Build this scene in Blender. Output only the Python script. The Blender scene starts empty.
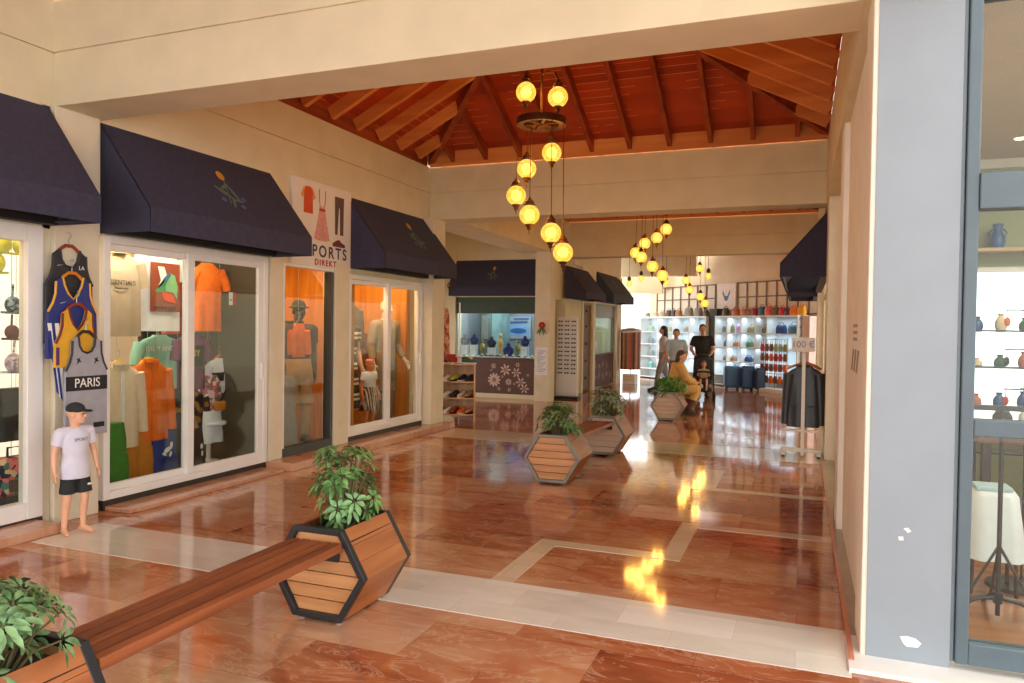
import bpy, bmesh, math, random
from mathutils import Vector, Matrix, Euler, noise as mnoise
random.seed(11)
PI = math.pi
SC = bpy.context.scene
COL = SC.collection
V = Vector

# ------------------------------------------------------------------ materials
def lin(c):
    r = []
    for v in c[:3]:
        v = v / 255.0
        r.append(v / 12.92 if v <= 0.04045 else ((v + 0.055) / 1.055) ** 2.4)
    return (r[0], r[1], r[2], 1.0)

MATS = {}
def PM(name, c, rough=.6, var=.07, scale=9.0, metal=0.0, bump=0.0, spec=.5, stretch=(1, 1, 1), c2=None, coat=0.0, detail=3.0, coord='Object'):
    """plain procedural material: noise between two close tones, optional bump"""
    if name in MATS: return MATS[name]
    m = bpy.data.materials.new(name); m.use_nodes = True
    nt = m.node_tree; n = nt.nodes; l = nt.links
    b = n['Principled BSDF']
    b.inputs['Roughness'].default_value = rough
    b.inputs['Metallic'].default_value = metal
    b.inputs['Specular IOR Level'].default_value = spec
    b.inputs['Coat Weight'].default_value = coat
    tc = n.new('ShaderNodeTexCoord'); mp = n.new('ShaderNodeMapping')
    mp.inputs['Scale'].default_value = stretch
    no = n.new('ShaderNodeTexNoise'); no.inputs['Scale'].default_value = scale; no.inputs['Detail'].default_value = detail
    mx = n.new('ShaderNodeMix'); mx.data_type = 'RGBA'
    a = lin(c); bb = lin(c2) if c2 else None
    mx.inputs[6].default_value = tuple(min(1, x * (1 - var)) for x in a[:3]) + (1,)
    mx.inputs[7].default_value = bb if bb else tuple(min(1, x * (1 + var)) for x in a[:3]) + (1,)
    l.new(tc.outputs[coord], mp.inputs[0]); l.new(mp.outputs[0], no.inputs['Vector'])
    rp = n.new('ShaderNodeMapRange'); rp.inputs[1].default_value = .35; rp.inputs[2].default_value = .65
    l.new(no.outputs['Fac'], rp.inputs[0]); l.new(rp.outputs[0], mx.inputs[0])
    l.new(mx.outputs[2], b.inputs['Base Color'])
    if bump:
        bp = n.new('ShaderNodeBump'); bp.inputs['Strength'].default_value = bump; bp.inputs['Distance'].default_value = .01
        l.new(no.outputs['Fac'], bp.inputs['Height']); l.new(bp.outputs[0], b.inputs['Normal'])
    MATS[name] = m
    return m

def EM(name, c, s):
    if name in MATS: return MATS[name]
    m = bpy.data.materials.new(name); m.use_nodes = True
    nt = m.node_tree; n = nt.nodes; n.clear()
    e = n.new('ShaderNodeEmission'); e.inputs[0].default_value = lin(c); e.inputs[1].default_value = s
    o = n.new('ShaderNodeOutputMaterial'); nt.links.new(e.outputs[0], o.inputs[0])
    MATS[name] = m
    return m

def glass_mat(name='window_glass', tint=(242, 246, 243), refl=.62):
    if name in MATS: return MATS[name]
    m = bpy.data.materials.new(name); m.use_nodes = True
    nt = m.node_tree; n = nt.nodes; n.clear(); l = nt.links
    t = n.new('ShaderNodeBsdfTransparent'); t.inputs[0].default_value = lin(tint)
    g = n.new('ShaderNodeBsdfGlossy'); g.inputs['Roughness'].default_value = .01
    # Schlick reflectance, the same from both faces of the pane
    ge = n.new('ShaderNodeNewGeometry'); dp = n.new('ShaderNodeVectorMath'); dp.operation = 'DOT_PRODUCT'
    l.new(ge.outputs['Incoming'], dp.inputs[0]); l.new(ge.outputs['Normal'], dp.inputs[1])
    ab = n.new('ShaderNodeMath'); ab.operation = 'ABSOLUTE'; l.new(dp.outputs['Value'], ab.inputs[0])
    om = n.new('ShaderNodeMath'); om.operation = 'SUBTRACT'; om.inputs[0].default_value = 1; l.new(ab.outputs[0], om.inputs[1])
    pw = n.new('ShaderNodeMath'); pw.operation = 'POWER'; pw.inputs[1].default_value = 5; l.new(om.outputs[0], pw.inputs[0])
    f = n.new('ShaderNodeMath'); f.operation = 'MULTIPLY_ADD'; f.inputs[1].default_value = .96; f.inputs[2].default_value = .04; l.new(pw.outputs[0], f.inputs[0])
    mu = n.new('ShaderNodeMath'); mu.operation = 'MULTIPLY'; mu.inputs[1].default_value = refl
    mx = n.new('ShaderNodeMixShader'); o = n.new('ShaderNodeOutputMaterial')
    l.new(f.outputs[0], mu.inputs[0]); l.new(mu.outputs[0], mx.inputs[0])
    l.new(t.outputs[0], mx.inputs[1]); l.new(g.outputs[0], mx.inputs[2]); l.new(mx.outputs[0], o.inputs[0])
    MATS[name] = m
    return m

def marble_mat(name, palette, bw, bh, rough, veins=.5, ior=1.6, offset=.5, mortar=.0012, mortar_col=(120, 80, 58)):
    m = bpy.data.materials.new(name); m.use_nodes = True
    nt = m.node_tree; n = nt.nodes; l = nt.links; b = n['Principled BSDF']
    tc = n.new('ShaderNodeTexCoord')
    br = n.new('ShaderNodeTexBrick')
    br.inputs['Color1'].default_value = (0, 0, 0, 1); br.inputs['Color2'].default_value = (1, 1, 1, 1)
    br.inputs['Mortar'].default_value = (.5, .5, .5, 1)
    br.inputs['Scale'].default_value = 1; br.inputs['Mortar Size'].default_value = mortar
    br.inputs['Mortar Smooth'].default_value = 0
    br.inputs['Brick Width'].default_value = bw; br.inputs['Row Height'].default_value = bh
    br.offset = offset
    l.new(tc.outputs['Object'], br.inputs['Vector'])
    # each tile shows its own patch of stone: shift the noise by the tile tone
    ad = n.new('ShaderNodeVectorMath'); ad.operation = 'MULTIPLY_ADD'
    ad.inputs[1].default_value = (13.0, 7.0, 5.0)
    l.new(br.outputs['Color'], ad.inputs[0]); l.new(tc.outputs['Object'], ad.inputs[2])
    st = n.new('ShaderNodeMapping'); st.inputs['Scale'].default_value = (1.0, 2.4, 1.0)
    l.new(ad.outputs[0], st.inputs[0])
    n1 = n.new('ShaderNodeTexNoise'); n1.inputs['Scale'].default_value = 1.5; n1.inputs['Detail'].default_value = 6; n1.inputs['Distortion'].default_value = 1.2
    n2 = n.new('ShaderNodeTexNoise'); n2.inputs['Scale'].default_value = 2.4; n2.inputs['Detail'].default_value = 10; n2.inputs['Roughness'].default_value = .62; n2.inputs['Distortion'].default_value = .9
    l.new(st.outputs[0], n1.inputs['Vector']); l.new(st.outputs[0], n2.inputs['Vector'])
    sep = n.new('ShaderNodeSeparateColor'); l.new(br.outputs['Color'], sep.inputs[0])
    # tone = .55*tile + .45*noise
    m1 = n.new('ShaderNodeMath'); m1.operation = 'MULTIPLY'; m1.inputs[1].default_value = .5
    l.new(sep.outputs[0], m1.inputs[0])
    m2 = n.new('ShaderNodeMath'); m2.operation = 'MULTIPLY_ADD'; m2.inputs[1].default_value = .85
    l.new(n1.outputs['Fac'], m2.inputs[0]); l.new(m1.outputs[0], m2.inputs[2])
    m3 = n.new('ShaderNodeMath'); m3.operation = 'SUBTRACT'; m3.inputs[1].default_value = .18
    l.new(m2.outputs[0], m3.inputs[0])
    cr = n.new('ShaderNodeValToRGB')
    els = cr.color_ramp.elements
    while len(els) < len(palette): els.new(.5)
    for i, c in enumerate(palette):
        els[i].position = i / (len(palette) - 1); els[i].color = lin(c)
    l.new(m3.outputs[0], cr.inputs[0])
    # veins
    vr = n.new('ShaderNodeValToRGB'); ve = vr.color_ramp.elements
    ve[0].position = .475; ve[0].color = (0, 0, 0, 1); ve[1].position = .5; ve[1].color = (1, 1, 1, 1)
    e3 = ve.new(.522); e3.color = (0, 0, 0, 1)
    l.new(n2.outputs['Fac'], vr.inputs[0])
    vm = n.new('ShaderNodeMath'); vm.operation = 'MULTIPLY'; vm.inputs[1].default_value = veins
    l.new(vr.outputs[0], vm.inputs[0])
    mx = n.new('ShaderNodeMix'); mx.data_type = 'RGBA'; mx.inputs[7].default_value = lin(palette[-1])
    l.new(vm.outputs[0], mx.inputs[0]); l.new(cr.outputs[0], mx.inputs[6])
    mo = n.new('ShaderNodeMix'); mo.data_type = 'RGBA'; mo.inputs[7].default_value = lin(mortar_col)
    l.new(br.outputs['Fac'], mo.inputs[0]); l.new(mx.outputs[2], mo.inputs[6])
    l.new(mo.outputs[2], b.inputs['Base Color'])
    b.inputs['IOR'].default_value = ior
    rr = n.new('ShaderNodeMapRange'); rr.inputs[3].default_value = rough * .6; rr.inputs[4].default_value = rough * 1.5
    l.new(n2.outputs['Fac'], rr.inputs[0]); l.new(rr.outputs[0], b.inputs['Roughness'])
    MATS[name] = m
    return m

def wood_mat(name, c, c2, axis=1, rough=.45, coat=.0, scale=6.0):
    if name in MATS: return MATS[name]
    st = [1.0, 1.0, 1.0]
    for i in range(3): st[i] = .12 if i == axis else 1.6
    m = PM(name, c, rough, .12, scale, c2=c2, stretch=tuple(st), coat=coat, detail=6)
    return m

def band_mat(name, cols, axis=2, period=.1, rough=.8, offset=0.0):
    """stripes woven into a fabric: hard bands along one local axis"""
    m = bpy.data.materials.new(name); m.use_nodes = True
    nt = m.node_tree; n = nt.nodes; l = nt.links; b = n['Principled BSDF']; b.inputs['Roughness'].default_value = rough
    tc = n.new('ShaderNodeTexCoord'); sp = n.new('ShaderNodeSeparateXYZ'); l.new(tc.outputs['Object'], sp.inputs[0])
    d = n.new('ShaderNodeMath'); d.operation = 'MULTIPLY_ADD'; d.inputs[1].default_value = 1 / period; d.inputs[2].default_value = offset
    l.new(sp.outputs[axis], d.inputs[0])
    f = n.new('ShaderNodeMath'); f.operation = 'FRACT'; l.new(d.outputs[0], f.inputs[0])
    cr = n.new('ShaderNodeValToRGB'); cr.color_ramp.interpolation = 'CONSTANT'
    els = cr.color_ramp.elements
    while len(els) < len(cols): els.new(.5)
    for i, (p, c) in enumerate(cols): els[i].position = p; els[i].color = lin(c)
    l.new(f.outputs[0], cr.inputs[0]); l.new(cr.outputs[0], b.inputs['Base Color'])
    MATS[name] = m
    return m

def blot_mat(name, cols, scale=14, rough=.8):
    """printed pattern: hard voronoi blots out of a list of colours"""
    m = bpy.data.materials.new(name); m.use_nodes = True
    nt = m.node_tree; n = nt.nodes; l = nt.links; b = n['Principled BSDF']; b.inputs['Roughness'].default_value = rough
    tc = n.new('ShaderNodeTexCoord'); vo = n.new('ShaderNodeTexVoronoi'); vo.inputs['Scale'].default_value = scale
    l.new(tc.outputs['Object'], vo.inputs['Vector'])
    sp = n.new('ShaderNodeSeparateColor'); l.new(vo.outputs['Color'], sp.inputs[0])
    cr = n.new('ShaderNodeValToRGB'); cr.color_ramp.interpolation = 'CONSTANT'
    els = cr.color_ramp.elements
    while len(els) < len(cols): els.new(.5)
    for i, c in enumerate(cols): els[i].position = i / len(cols); els[i].color = lin(c)
    l.new(sp.outputs[0], cr.inputs[0]); l.new(cr.outputs[0], b.inputs['Base Color'])
    MATS[name] = m
    return m

# ------------------------------------------------------------------ mesh builder
class MB:
    def __init__(s): s.bm = bmesh.new()
    def _add(s, vs, fs):
        v = [s.bm.verts.new(p) for p in vs]
        for f in fs:
            try: s.bm.faces.new([v[i] for i in f])
            except ValueError: pass
        return v
    def box(s, x0, x1, y0, y1, z0, z1):
        vs = [(x, y, z) for x in (x0, x1) for y in (y0, y1) for z in (z0, z1)]
        s._add(vs, [(0, 1, 3, 2), (4, 6, 7, 5), (0, 4, 5, 1), (2, 3, 7, 6), (0, 2, 6, 4), (1, 5, 7, 3)]); return s
    def obox(s, c, size, rot=(0, 0, 0)):
        R = Euler(rot).to_matrix(); c = V(c)
        hx, hy, hz = size[0] / 2, size[1] / 2, size[2] / 2
        vs = [c + R @ V((x, y, z)) for x in (-hx, hx) for y in (-hy, hy) for z in (-hz, hz)]
        s._add(vs, [(0, 1, 3, 2), (4, 6, 7, 5), (0, 4, 5, 1), (2, 3, 7, 6), (0, 2, 6, 4), (1, 5, 7, 3)]); return s
    def beam(s, p0, p1, w, h, up=(0, 0, 1)):
        p0 = V(p0); p1 = V(p1); d = (p1 - p0).normalized(); u = V(up)
        r = d.cross(u).normalized(); u = r.cross(d)
        vs = []
        for p in (p0, p1):
            for a, b_ in ((-1, -1), (1, -1), (1, 1), (-1, 1)): vs.append(p + r * a * w / 2 + u * b_ * h / 2)
        s._add(vs, [(0, 3, 2, 1), (4, 5, 6, 7), (0, 1, 5, 4), (1, 2, 6, 5), (2, 3, 7, 6), (3, 0, 4, 7)]); return s
    def loft(s, rings, cap0=True, cap1=True, close=True):
        n = len(rings[0]); vs = [p for r in rings for p in r]; fs = []
        for i in range(len(rings) - 1):
            for j in range(n if close else n - 1):
                a = i * n + j; b_ = i * n + (j + 1) % n
                fs.append((a, b_, b_ + n, a + n))
        if cap0: fs.append(tuple(range(n))[::-1])
        if cap1: fs.append(tuple(range((len(rings) - 1) * n, len(rings) * n)))
        s._add(vs, fs); return s
    def tube(s, pts, r, n=8):
        pts = [V(p) for p in pts]; rs = r if isinstance(r, (list, tuple)) else [r] * len(pts)
        rings = []; ref = None
        for i, p in enumerate(pts):
            d = (pts[min(i + 1, len(pts) - 1)] - pts[max(i - 1, 0)])
            d = d.normalized() if d.length > 1e-9 else V((0, 0, 1))
            if ref is None:
                ref = V((0, 0, 1)) if abs(d.z) < .9 else V((1, 0, 0))
            a = d.cross(ref)
            if a.length < 1e-6: a = d.cross(V((0, 1, 0)))
            a.normalize(); b_ = d.cross(a).normalized(); ref = -b_ if False else ref
            rings.append([p + (a * math.cos(2 * PI * k / n) + b_ * math.sin(2 * PI * k / n)) * rs[i] for k in range(n)])
        return s.loft(rings)
    def lathe(s, prof, c=(0, 0, 0), n=16, axis='z'):
        c = V(c); rings = []
        for r, z in prof:
            ring = []
            for k in range(n):
                a = 2 * PI * k / n
                p = (r * math.cos(a), r * math.sin(a), z)
                if axis == 'y': p = (p[0], p[2], p[1])
                if axis == 'x': p = (p[2], p[0], p[1])
                ring.append(c + V(p))
            rings.append(ring)
        return s.loft(rings)
    def ell(s, c, rad, rot=(0, 0, 0), u=14, v=9):
        R = Euler(rot).to_matrix(); c = V(c); rings = []
        for i in range(v + 1):
            t = PI * (i + .02) / (v + .04)
            rings.append([c + R @ V((rad[0] * math.sin(t) * math.cos(2 * PI * k / u), rad[1] * math.sin(t) * math.sin(2 * PI * k / u), -rad[2] * math.cos(t))) for k in range(u)])
        return s.loft(rings)
    def cap(s, p0, p1, r0, r1, n=12):
        p0 = V(p0); p1 = V(p1); d = p1 - p0; L = d.length
        if L < 1e-6: return s.ell(p0, (r0, r0, r0))
        d.normalize(); pts = []; rs = []
        for t in (-.98, -.8, -.5, -.2): pts.append(p0 + d * r0 * t); rs.append(r0 * math.sqrt(1 - t * t))
        for k in range(1, 4): pts.append(p0 + d * L * k / 4); rs.append(r0 + (r1 - r0) * k / 4)
        for t in (.0, .3, .6, .85, .98): pts.append(p1 + d * r1 * t); rs.append(r1 * math.sqrt(1 - t * t))
        return s.tube(pts, rs, n)
    def prism(s, poly, axis, a, b):
        """polygon in the plane across `axis`, extruded from a to b"""
        def P(p, t):
            if axis == 'y': return (p[0], t, p[1])
            if axis == 'x': return (t, p[0], p[1])
            return (p[0], p[1], t)
        n = len(poly)
        vs = [P(p, a) for p in poly] + [P(p, b) for p in poly]
        fs = [tuple(range(n))[::-1], tuple(range(n, 2 * n))] + [(i, (i + 1) % n, (i + 1) % n + n, i + n) for i in range(n)]
        s._add(vs, fs); return s
    def xf(s, M):
        bmesh.ops.transform(s.bm, matrix=M, verts=s.bm.verts[:]); return s
    def build(s, name, mat, parent=None, smooth=False, bevel=0.0, seg=2, remesh=0.0, relax=3, sub=0, angle=40, jitter=0.0):
        bmesh.ops.recalc_face_normals(s.bm, faces=s.bm.faces[:])
        me = bpy.data.meshes.new(name); s.bm.to_mesh(me); s.bm.free()
        ob = bpy.data.objects.new(name, me); COL.objects.link(ob)
        mods = False
        if bevel:
            md = ob.modifiers.new('b', 'BEVEL'); md.width = bevel; md.segments = seg; md.limit_method = 'ANGLE'; md.angle_limit = math.radians(35); mods = True
        if remesh:
            md = ob.modifiers.new('r', 'REMESH'); md.mode = 'VOXEL'; md.voxel_size = remesh; md.use_smooth_shade = True
            ms = ob.modifiers.new('s', 'SMOOTH'); ms.factor = .5; ms.iterations = relax; mods = True
        if sub:
            md = ob.modifiers.new('u', 'SUBSURF'); md.levels = sub; md.render_levels = sub; mods = True
        if mods:
            dg = bpy.context.evaluated_depsgraph_get()
            nm = bpy.data.meshes.new_from_object(ob.evaluated_get(dg))
            ob.modifiers.clear(); ob.data = nm; bpy.data.meshes.remove(me); me = nm; me.name = name
        if jitter:
            for v in me.vertices:
                q = v.co * 9
                v.co += V((mnoise.noise(q), mnoise.noise(q + V((7, 0, 0))), mnoise.noise(q + V((0, 9, 0))))) * jitter
        me.materials.clear(); me.materials.append(mat)
        if smooth or remesh:
            for p in me.polygons: p.use_smooth = True
            if smooth and not remesh:
                try: me.set_sharp_from_angle(angle=math.radians(angle))
                except Exception: pass
        if parent is not None: ob.parent = parent
        return ob

def thing(name, label, cat, loc=(0, 0, 0), rot=0.0, group=None):
    o = bpy.data.objects.new(name, None); COL.objects.link(o)
    o.empty_display_size = .1
    o.location = loc
    o.rotation_euler = (0, 0, rot) if not isinstance(rot, (tuple, list)) else rot
    o['label'] = label; o['category'] = cat
    if group: o['group'] = group
    return o
def tag(o, label, cat, group=None, loc=None, rot=None):
    o['label'] = label; o['category'] = cat
    if group: o['group'] = group
    if loc is not None: o.location = loc
    if rot is not None: o.rotation_euler = (0, 0, rot) if not isinstance(rot, (tuple, list)) else rot
    return o
def struct(name, mb, mat, parent=None, **k):
    o = mb.build(name, mat, parent, **k)
    if parent is None: o['kind'] = 'structure'
    return o
def sroot(name, loc=(0, 0, 0), rot=0.0):
    o = bpy.data.objects.new(name, None); COL.objects.link(o); o.location = loc; o.rotation_euler = (0, 0, rot)
    o['kind'] = 'structure'
    return o
def dup(root, loc, rot=None, label=None, group=None, mats=None):
    r = root.copy(); COL.objects.link(r); r.location = loc
    if rot is not None: r.rotation_euler = (0, 0, rot) if not isinstance(rot, (tuple, list)) else rot
    if label: r['label'] = label
    if group: r['group'] = group
    def rec(src, dst):
        for ch in [o for o in COL.objects if o.parent == src]:
            c = ch.copy(); COL.objects.link(c); c.parent = dst
            if mats and ch.name.split('.')[0] in mats and c.data:
                c.data = ch.data.copy(); c.data.materials.clear(); c.data.materials.append(mats[ch.name.split('.')[0]])
            rec(ch, c)
    rec(root, r)
    if mats and 'self' in mats and r.data:
        r.data = root.data.copy(); r.data.materials.clear(); r.data.materials.append(mats['self'])
    return r
def text(name, s, size, mat, parent, M, extrude=.0015, align='CENTER', sx=1.0, spacing=1.0, bold=0.0):
    cu = bpy.data.curves.new(name, 'FONT'); cu.body = s; cu.size = size; cu.extrude = extrude; cu.align_x = align; cu.align_y = 'CENTER'
    cu.space_character = spacing; cu.offset = bold
    ob = bpy.data.objects.new(name, cu); COL.objects.link(ob)
    dg = bpy.context.evaluated_depsgraph_get()
    me = bpy.data.meshes.new_from_object(ob.evaluated_get(dg))
    bpy.data.objects.remove(ob)
    me.transform(M @ Matrix.Diagonal((sx, 1, 1, 1)))
    o = bpy.data.objects.new(name, me); COL.objects.link(o); me.materials.clear(); me.materials.append(mat)
    if parent is not None: o.parent = parent
    return o
def facing(loc, n, up=(0, 0, 1)):
    """matrix whose +Z looks along n and whose +Y is up: for lettering and printed pictures"""
    z = V(n).normalized(); x = V(up).cross(z).normalized(); y = z.cross(x)
    M = Matrix((x, y, z)).transposed().to_4x4(); M.translation = V(loc); return M
def flat(mb, pts, M, t=.002):
    """flat printed shape with a small thickness, pts in the local plane"""
    n = len(pts)
    vs = [M @ V((p[0], p[1], 0)) for p in pts] + [M @ V((p[0], p[1], t)) for p in pts]
    mb._add(vs, [tuple(range(n))[::-1], tuple(range(n, 2 * n))] + [(i, (i + 1) % n, (i + 1) % n + n, i + n) for i in range(n)])
    return mb
def oval(cx, cy, rx, ry, rot=0, n=14):
    c, s = math.cos(rot), math.sin(rot); o = []
    for k in range(n):
        a = 2 * PI * k / n; x, y = rx * math.cos(a), ry * math.sin(a)
        o.append((cx + c * x - s * y, cy + s * x + c * y))
    return o
ORD = ['first', 'second', 'third', 'fourth', 'fifth', 'sixth', 'seventh', 'eighth', 'ninth', 'tenth', 'eleventh', 'twelfth', 'thirteenth', 'fourteenth']
# ------------------------------------------------------------------ camera, world
cam = bpy.data.cameras.new('camera'); co = bpy.data.objects.new('camera', cam); COL.objects.link(co); SC.camera = co
cam.sensor_width = 36; cam.lens = 749.17 / 1024 * 36; cam.clip_start = .05; cam.clip_end = 200
yaw, pit, rol = -.369156, -.01756694, .0141122
f_ = V((math.sin(yaw) * math.cos(pit), math.cos(yaw) * math.cos(pit), math.sin(pit)))
r_ = V((math.cos(yaw), -math.sin(yaw), 0)); u_ = r_.cross(f_)
cr_, sr_ = math.cos(rol), math.sin(rol)
r2, u2 = cr_ * r_ + sr_ * u_, -sr_ * r_ + cr_ * u_
co.matrix_world = Matrix(((r2.x, u2.x, -f_.x, 0), (r2.y, u2.y, -f_.y, 0), (r2.z, u2.z, -f_.z, 1.62), (0, 0, 0, 1)))

w = bpy.data.worlds.new('sky'); SC.world = w; w.use_nodes = True
wn = w.node_tree.nodes; wl = w.node_tree.links
bg = wn['Background']
bg.inputs[0].default_value = (1.0, .985, .96, 1); bg.inputs[1].default_value = 2.45
SC.view_settings.view_transform = 'Standard'; SC.view_settings.look = 'None'; SC.view_settings.gamma = 1
SC.view_settings.use_curve_mapping = False
SC.view_settings.exposure = 0.6
SC.cycles.use_denoising = True
SC.cycles.max_bounces = 10; SC.cycles.diffuse_bounces = 5; SC.cycles.transparent_max_bounces = 16

def area(name, loc, size, energy, col, rot=(0, 0, 0), sy=None):
    d = bpy.data.lights.new(name, 'AREA'); d.energy = energy; d.color = lin(col)[:3]; d.size = size
    if sy: d.shape = 'RECTANGLE'; d.size_y = sy
    o = bpy.data.objects.new(name, d); COL.objects.link(o); o.location = loc; o.rotation_euler = rot
    return o
def point(name, loc, energy, col, rad=.08):
    d = bpy.data.lights.new(name, 'POINT'); d.energy = energy; d.color = lin(col)[:3]; d.shadow_soft_size = rad
    o = bpy.data.objects.new(name, d); COL.objects.link(o); o.location = loc
    return o

# ------------------------------------------------------------------ setting materials
m_wall = PM('plaster_cream', (219, 208, 174), .85, .04, 3, bump=.05)
m_wall_in = PM('shop_wall', (236, 228, 212), .8, .03, 3)
m_pillar = PM('plaster_pale', (220, 210, 184), .8, .04, 4)
m_col_r = PM('column_cream', (238, 230, 212), .7, .04, 4)
m_blue = PM('grey_blue_paint', (138, 147, 154), .75, .025, 5, bump=.08)
m_white = PM('white_pvc', (232, 230, 226), .35, .02, 4)
m_black = PM('dark_threshold', (44, 38, 34), .5, .1, 10)
m_frame_b = PM('blue_grey_frame', (80, 96, 104), .5, .05, 6)
m_step = marble_mat('marble_step', [(150, 92, 68), (176, 118, 88), (196, 146, 114), (206, 164, 136)], .9, .6, .12, .35)
m_floor = marble_mat('marble_floor', [(104, 42, 22), (140, 66, 36), (168, 98, 62), (184, 128, 92), (198, 152, 118), (214, 184, 156)], .92, .46, .07, .36, ior=1.75)
m_band = marble_mat('marble_white', [(198, 186, 168), (212, 202, 186), (222, 214, 200), (230, 224, 212)], .62, .29, .08, .2, ior=1.7, mortar_col=(200, 186, 166))
m_zig = marble_mat('marble_beige', [(196, 170, 138), (208, 184, 154), (218, 198, 172)], .6, .3, .08, .25, ior=1.7, mortar_col=(160, 130, 104))
m_glass = glass_mat()
m_board = None

def boards_mat():
    m = bpy.data.materials.new('roof_boards'); m.use_nodes = True
    nt = m.node_tree; n = nt.nodes; l = nt.links; b = n['Principled BSDF']; b.inputs['Roughness'].default_value = .5
    tc = n.new('ShaderNodeTexCoord'); sp = n.new('ShaderNodeSeparateXYZ'); l.new(tc.outputs['Object'], sp.inputs[0])
    f1 = n.new('ShaderNodeMath'); f1.operation = 'MULTIPLY'; f1.inputs[1].default_value = 1 / .062
    l.new(sp.outputs[2], f1.inputs[0])
    fl = n.new('ShaderNodeMath'); fl.operation = 'FLOOR'; l.new(f1.outputs[0], fl.inputs[0])
    fr = n.new('ShaderNodeMath'); fr.operation = 'FRACT'; l.new(f1.outputs[0], fr.inputs[0])
    wn_ = n.new('ShaderNodeTexWhiteNoise'); wn_.noise_dimensions = '1D'; l.new(fl.outputs[0], wn_.inputs['W'])
    no = n.new('ShaderNodeTexNoise'); no.inputs['Scale'].default_value = 2.2; no.inputs['Detail'].default_value = 5
    l.new(tc.outputs['Object'], no.inputs['Vector'])
    ad = n.new('ShaderNodeMath'); ad.operation = 'MULTIPLY_ADD'; ad.inputs[1].default_value = .5
    l.new(wn_.outputs[0], ad.inputs[0]); 
    h = n.new('ShaderNodeMath'); h.operation = 'MULTIPLY'; h.inputs[1].default_value = .6; l.new(no.outputs['Fac'], h.inputs[0]); l.new(h.outputs[0], ad.inputs[2])
    cr = n.new('ShaderNodeValToRGB'); e = cr.color_ramp.elements
    e[0].position = .15; e[0].color = lin((136, 40, 14)); e[1].position = .85; e[1].color = lin((188, 70, 26))
    l.new(ad.outputs[0], cr.inputs[0])
    lt = n.new('ShaderNodeMath'); lt.operation = 'LESS_THAN'; lt.inputs[1].default_value = .06; l.new(fr.outputs[0], lt.inputs[0])
    mx = n.new('ShaderNodeMix'); mx.data_type = 'RGBA'; mx.inputs[7].default_value = lin((226, 150, 96))
    gate = n.new('ShaderNodeMath'); gate.operation = 'MULTIPLY'
    n3 = n.new('ShaderNodeTexNoise'); n3.inputs['Scale'].default_value = 1.1; l.new(tc.outputs['Object'], n3.inputs['Vector'])
    g3 = n.new('ShaderNodeMath'); g3.operation = 'GREATER_THAN'; g3.inputs[1].default_value = .5; l.new(n3.outputs['Fac'], g3.inputs[0])
    l.new(lt.outputs[0], gate.inputs[0]); l.new(g3.outputs[0], gate.inputs[1])
    l.new(gate.outputs[0], mx.inputs[0]); l.new(cr.outputs[0], mx.inputs[6]); l.new(mx.outputs[2], b.inputs['Base Color'])
    return m
m_board = boards_mat()
m_raft = wood_mat('rafter_wood_lit', (214, 128, 56), (232, 154, 82), 0, .55, scale=3)  # lighter copy of the rafter wood, light on the side slopes put into the colour
m_raft_d = wood_mat('rafter_wood_shaded', (140, 54, 20), (166, 74, 30), 1, .55)  # darker copy of the same wood, shade put into the colour

# ------------------------------------------------------------------ floor and inlays
struct('floor', MB().box(-11, 9, -5, 27, -.2, 0), m_floor)
t_ = .003
struct('trim_1', MB().box(-5.25, .25, 3.84, 4.43, -.01, t_), m_band)
z = MB(); z.box(-1.84, -1.69, 4.43, 5.45, -.01, t_); z.box(-1.69, -.77, 5.31, 5.45, -.01, t_); z.box(-.91, -.77, 5.45, 6.41, -.01, t_); z.box(-.77, .25, 6.27, 6.41, -.01, t_)
struct('trim_2', z, m_zig)
z = MB(); z.box(-.8, .25, 7.8, 7.94, -.01, t_); z.box(-1.05, -.8, 7.8, 9.0, -.01, t_)
struct('trim_3', z, m_zig)
struct('trim_4', MB().box(-5.2, .25, 9.95, 10.9, -.01, t_), m_zig)
# steps in front of the shops
struct('trim_5', MB().box(-5.66, -5.28, -3, 4.12, 0, .07), m_step, bevel=.006)
struct('trim_6', MB().box(-5.66, -5.28, 4.74, 6.76, 0, .035), m_step, bevel=.006)
struct('trim_7', MB().box(-5.66, -5.22, 6.82, 10.98, 0, .09), m_step, bevel=.006)
# right hand kerb with its red marble edge
struct('trim_8', MB().box(.27, .62, 4.0, 22, -.02, .012), PM('kerb_stone', (176, 166, 142), .25, .06, 5))
struct('trim_9', MB().box(.245, .27, 4.0, 22, 0, .03), PM('red_marble_edge', (190, 120, 92), .2, .08, 9))
struct('trim_10', MB().box(.24, 4.6, 3.9, 4.34, -.02, .02), PM('white_threshold', (226, 222, 214), .4, .03, 5), bevel=.004)

# ------------------------------------------------------------------ left wall: upper part, pillars
def grooved(mb, x0, x1, y0, y1, axis):
    """beam face with a groove at 3.76 m"""
    mb.box(x0, x1, y0, y1, 3.335, 3.752)
    if axis == 'x': mb.box(x0 + .0, x1 - .02, y0, y1, 3.752, 3.768)
    else: mb.box(x0, x1, y0 + .015, y1 - .015, 3.752, 3.768)
    mb.box(x0, x1, y0, y1, 3.768, 4.17)
up = MB()
grooved(up, -6.0, -5.6, -3, 10.75, 'x')
up.box(-6.0, -5.6, -3, 10.75, 2.66, 3.335); up.box(-5.74, -5.6, -3, 10.75, 2.36, 2.66)
up.box(-5.72, -5.6, 8.41, 10.52, 2.312, 2.36); up.box(-5.72, -5.6, 7.08, 8.1, 2.342, 2.36)
up.box(-6.0, -5.68, -3, 25, 4.1, 4.5)
struct('wall_left', up, m_wall)
pl = MB()
pl.box(-5.74, -5.6, 4.17, 4.25, 0, 3.335); pl.box(-5.74, -5.55, 4.25, 4.655, 0, 3.335)
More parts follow.
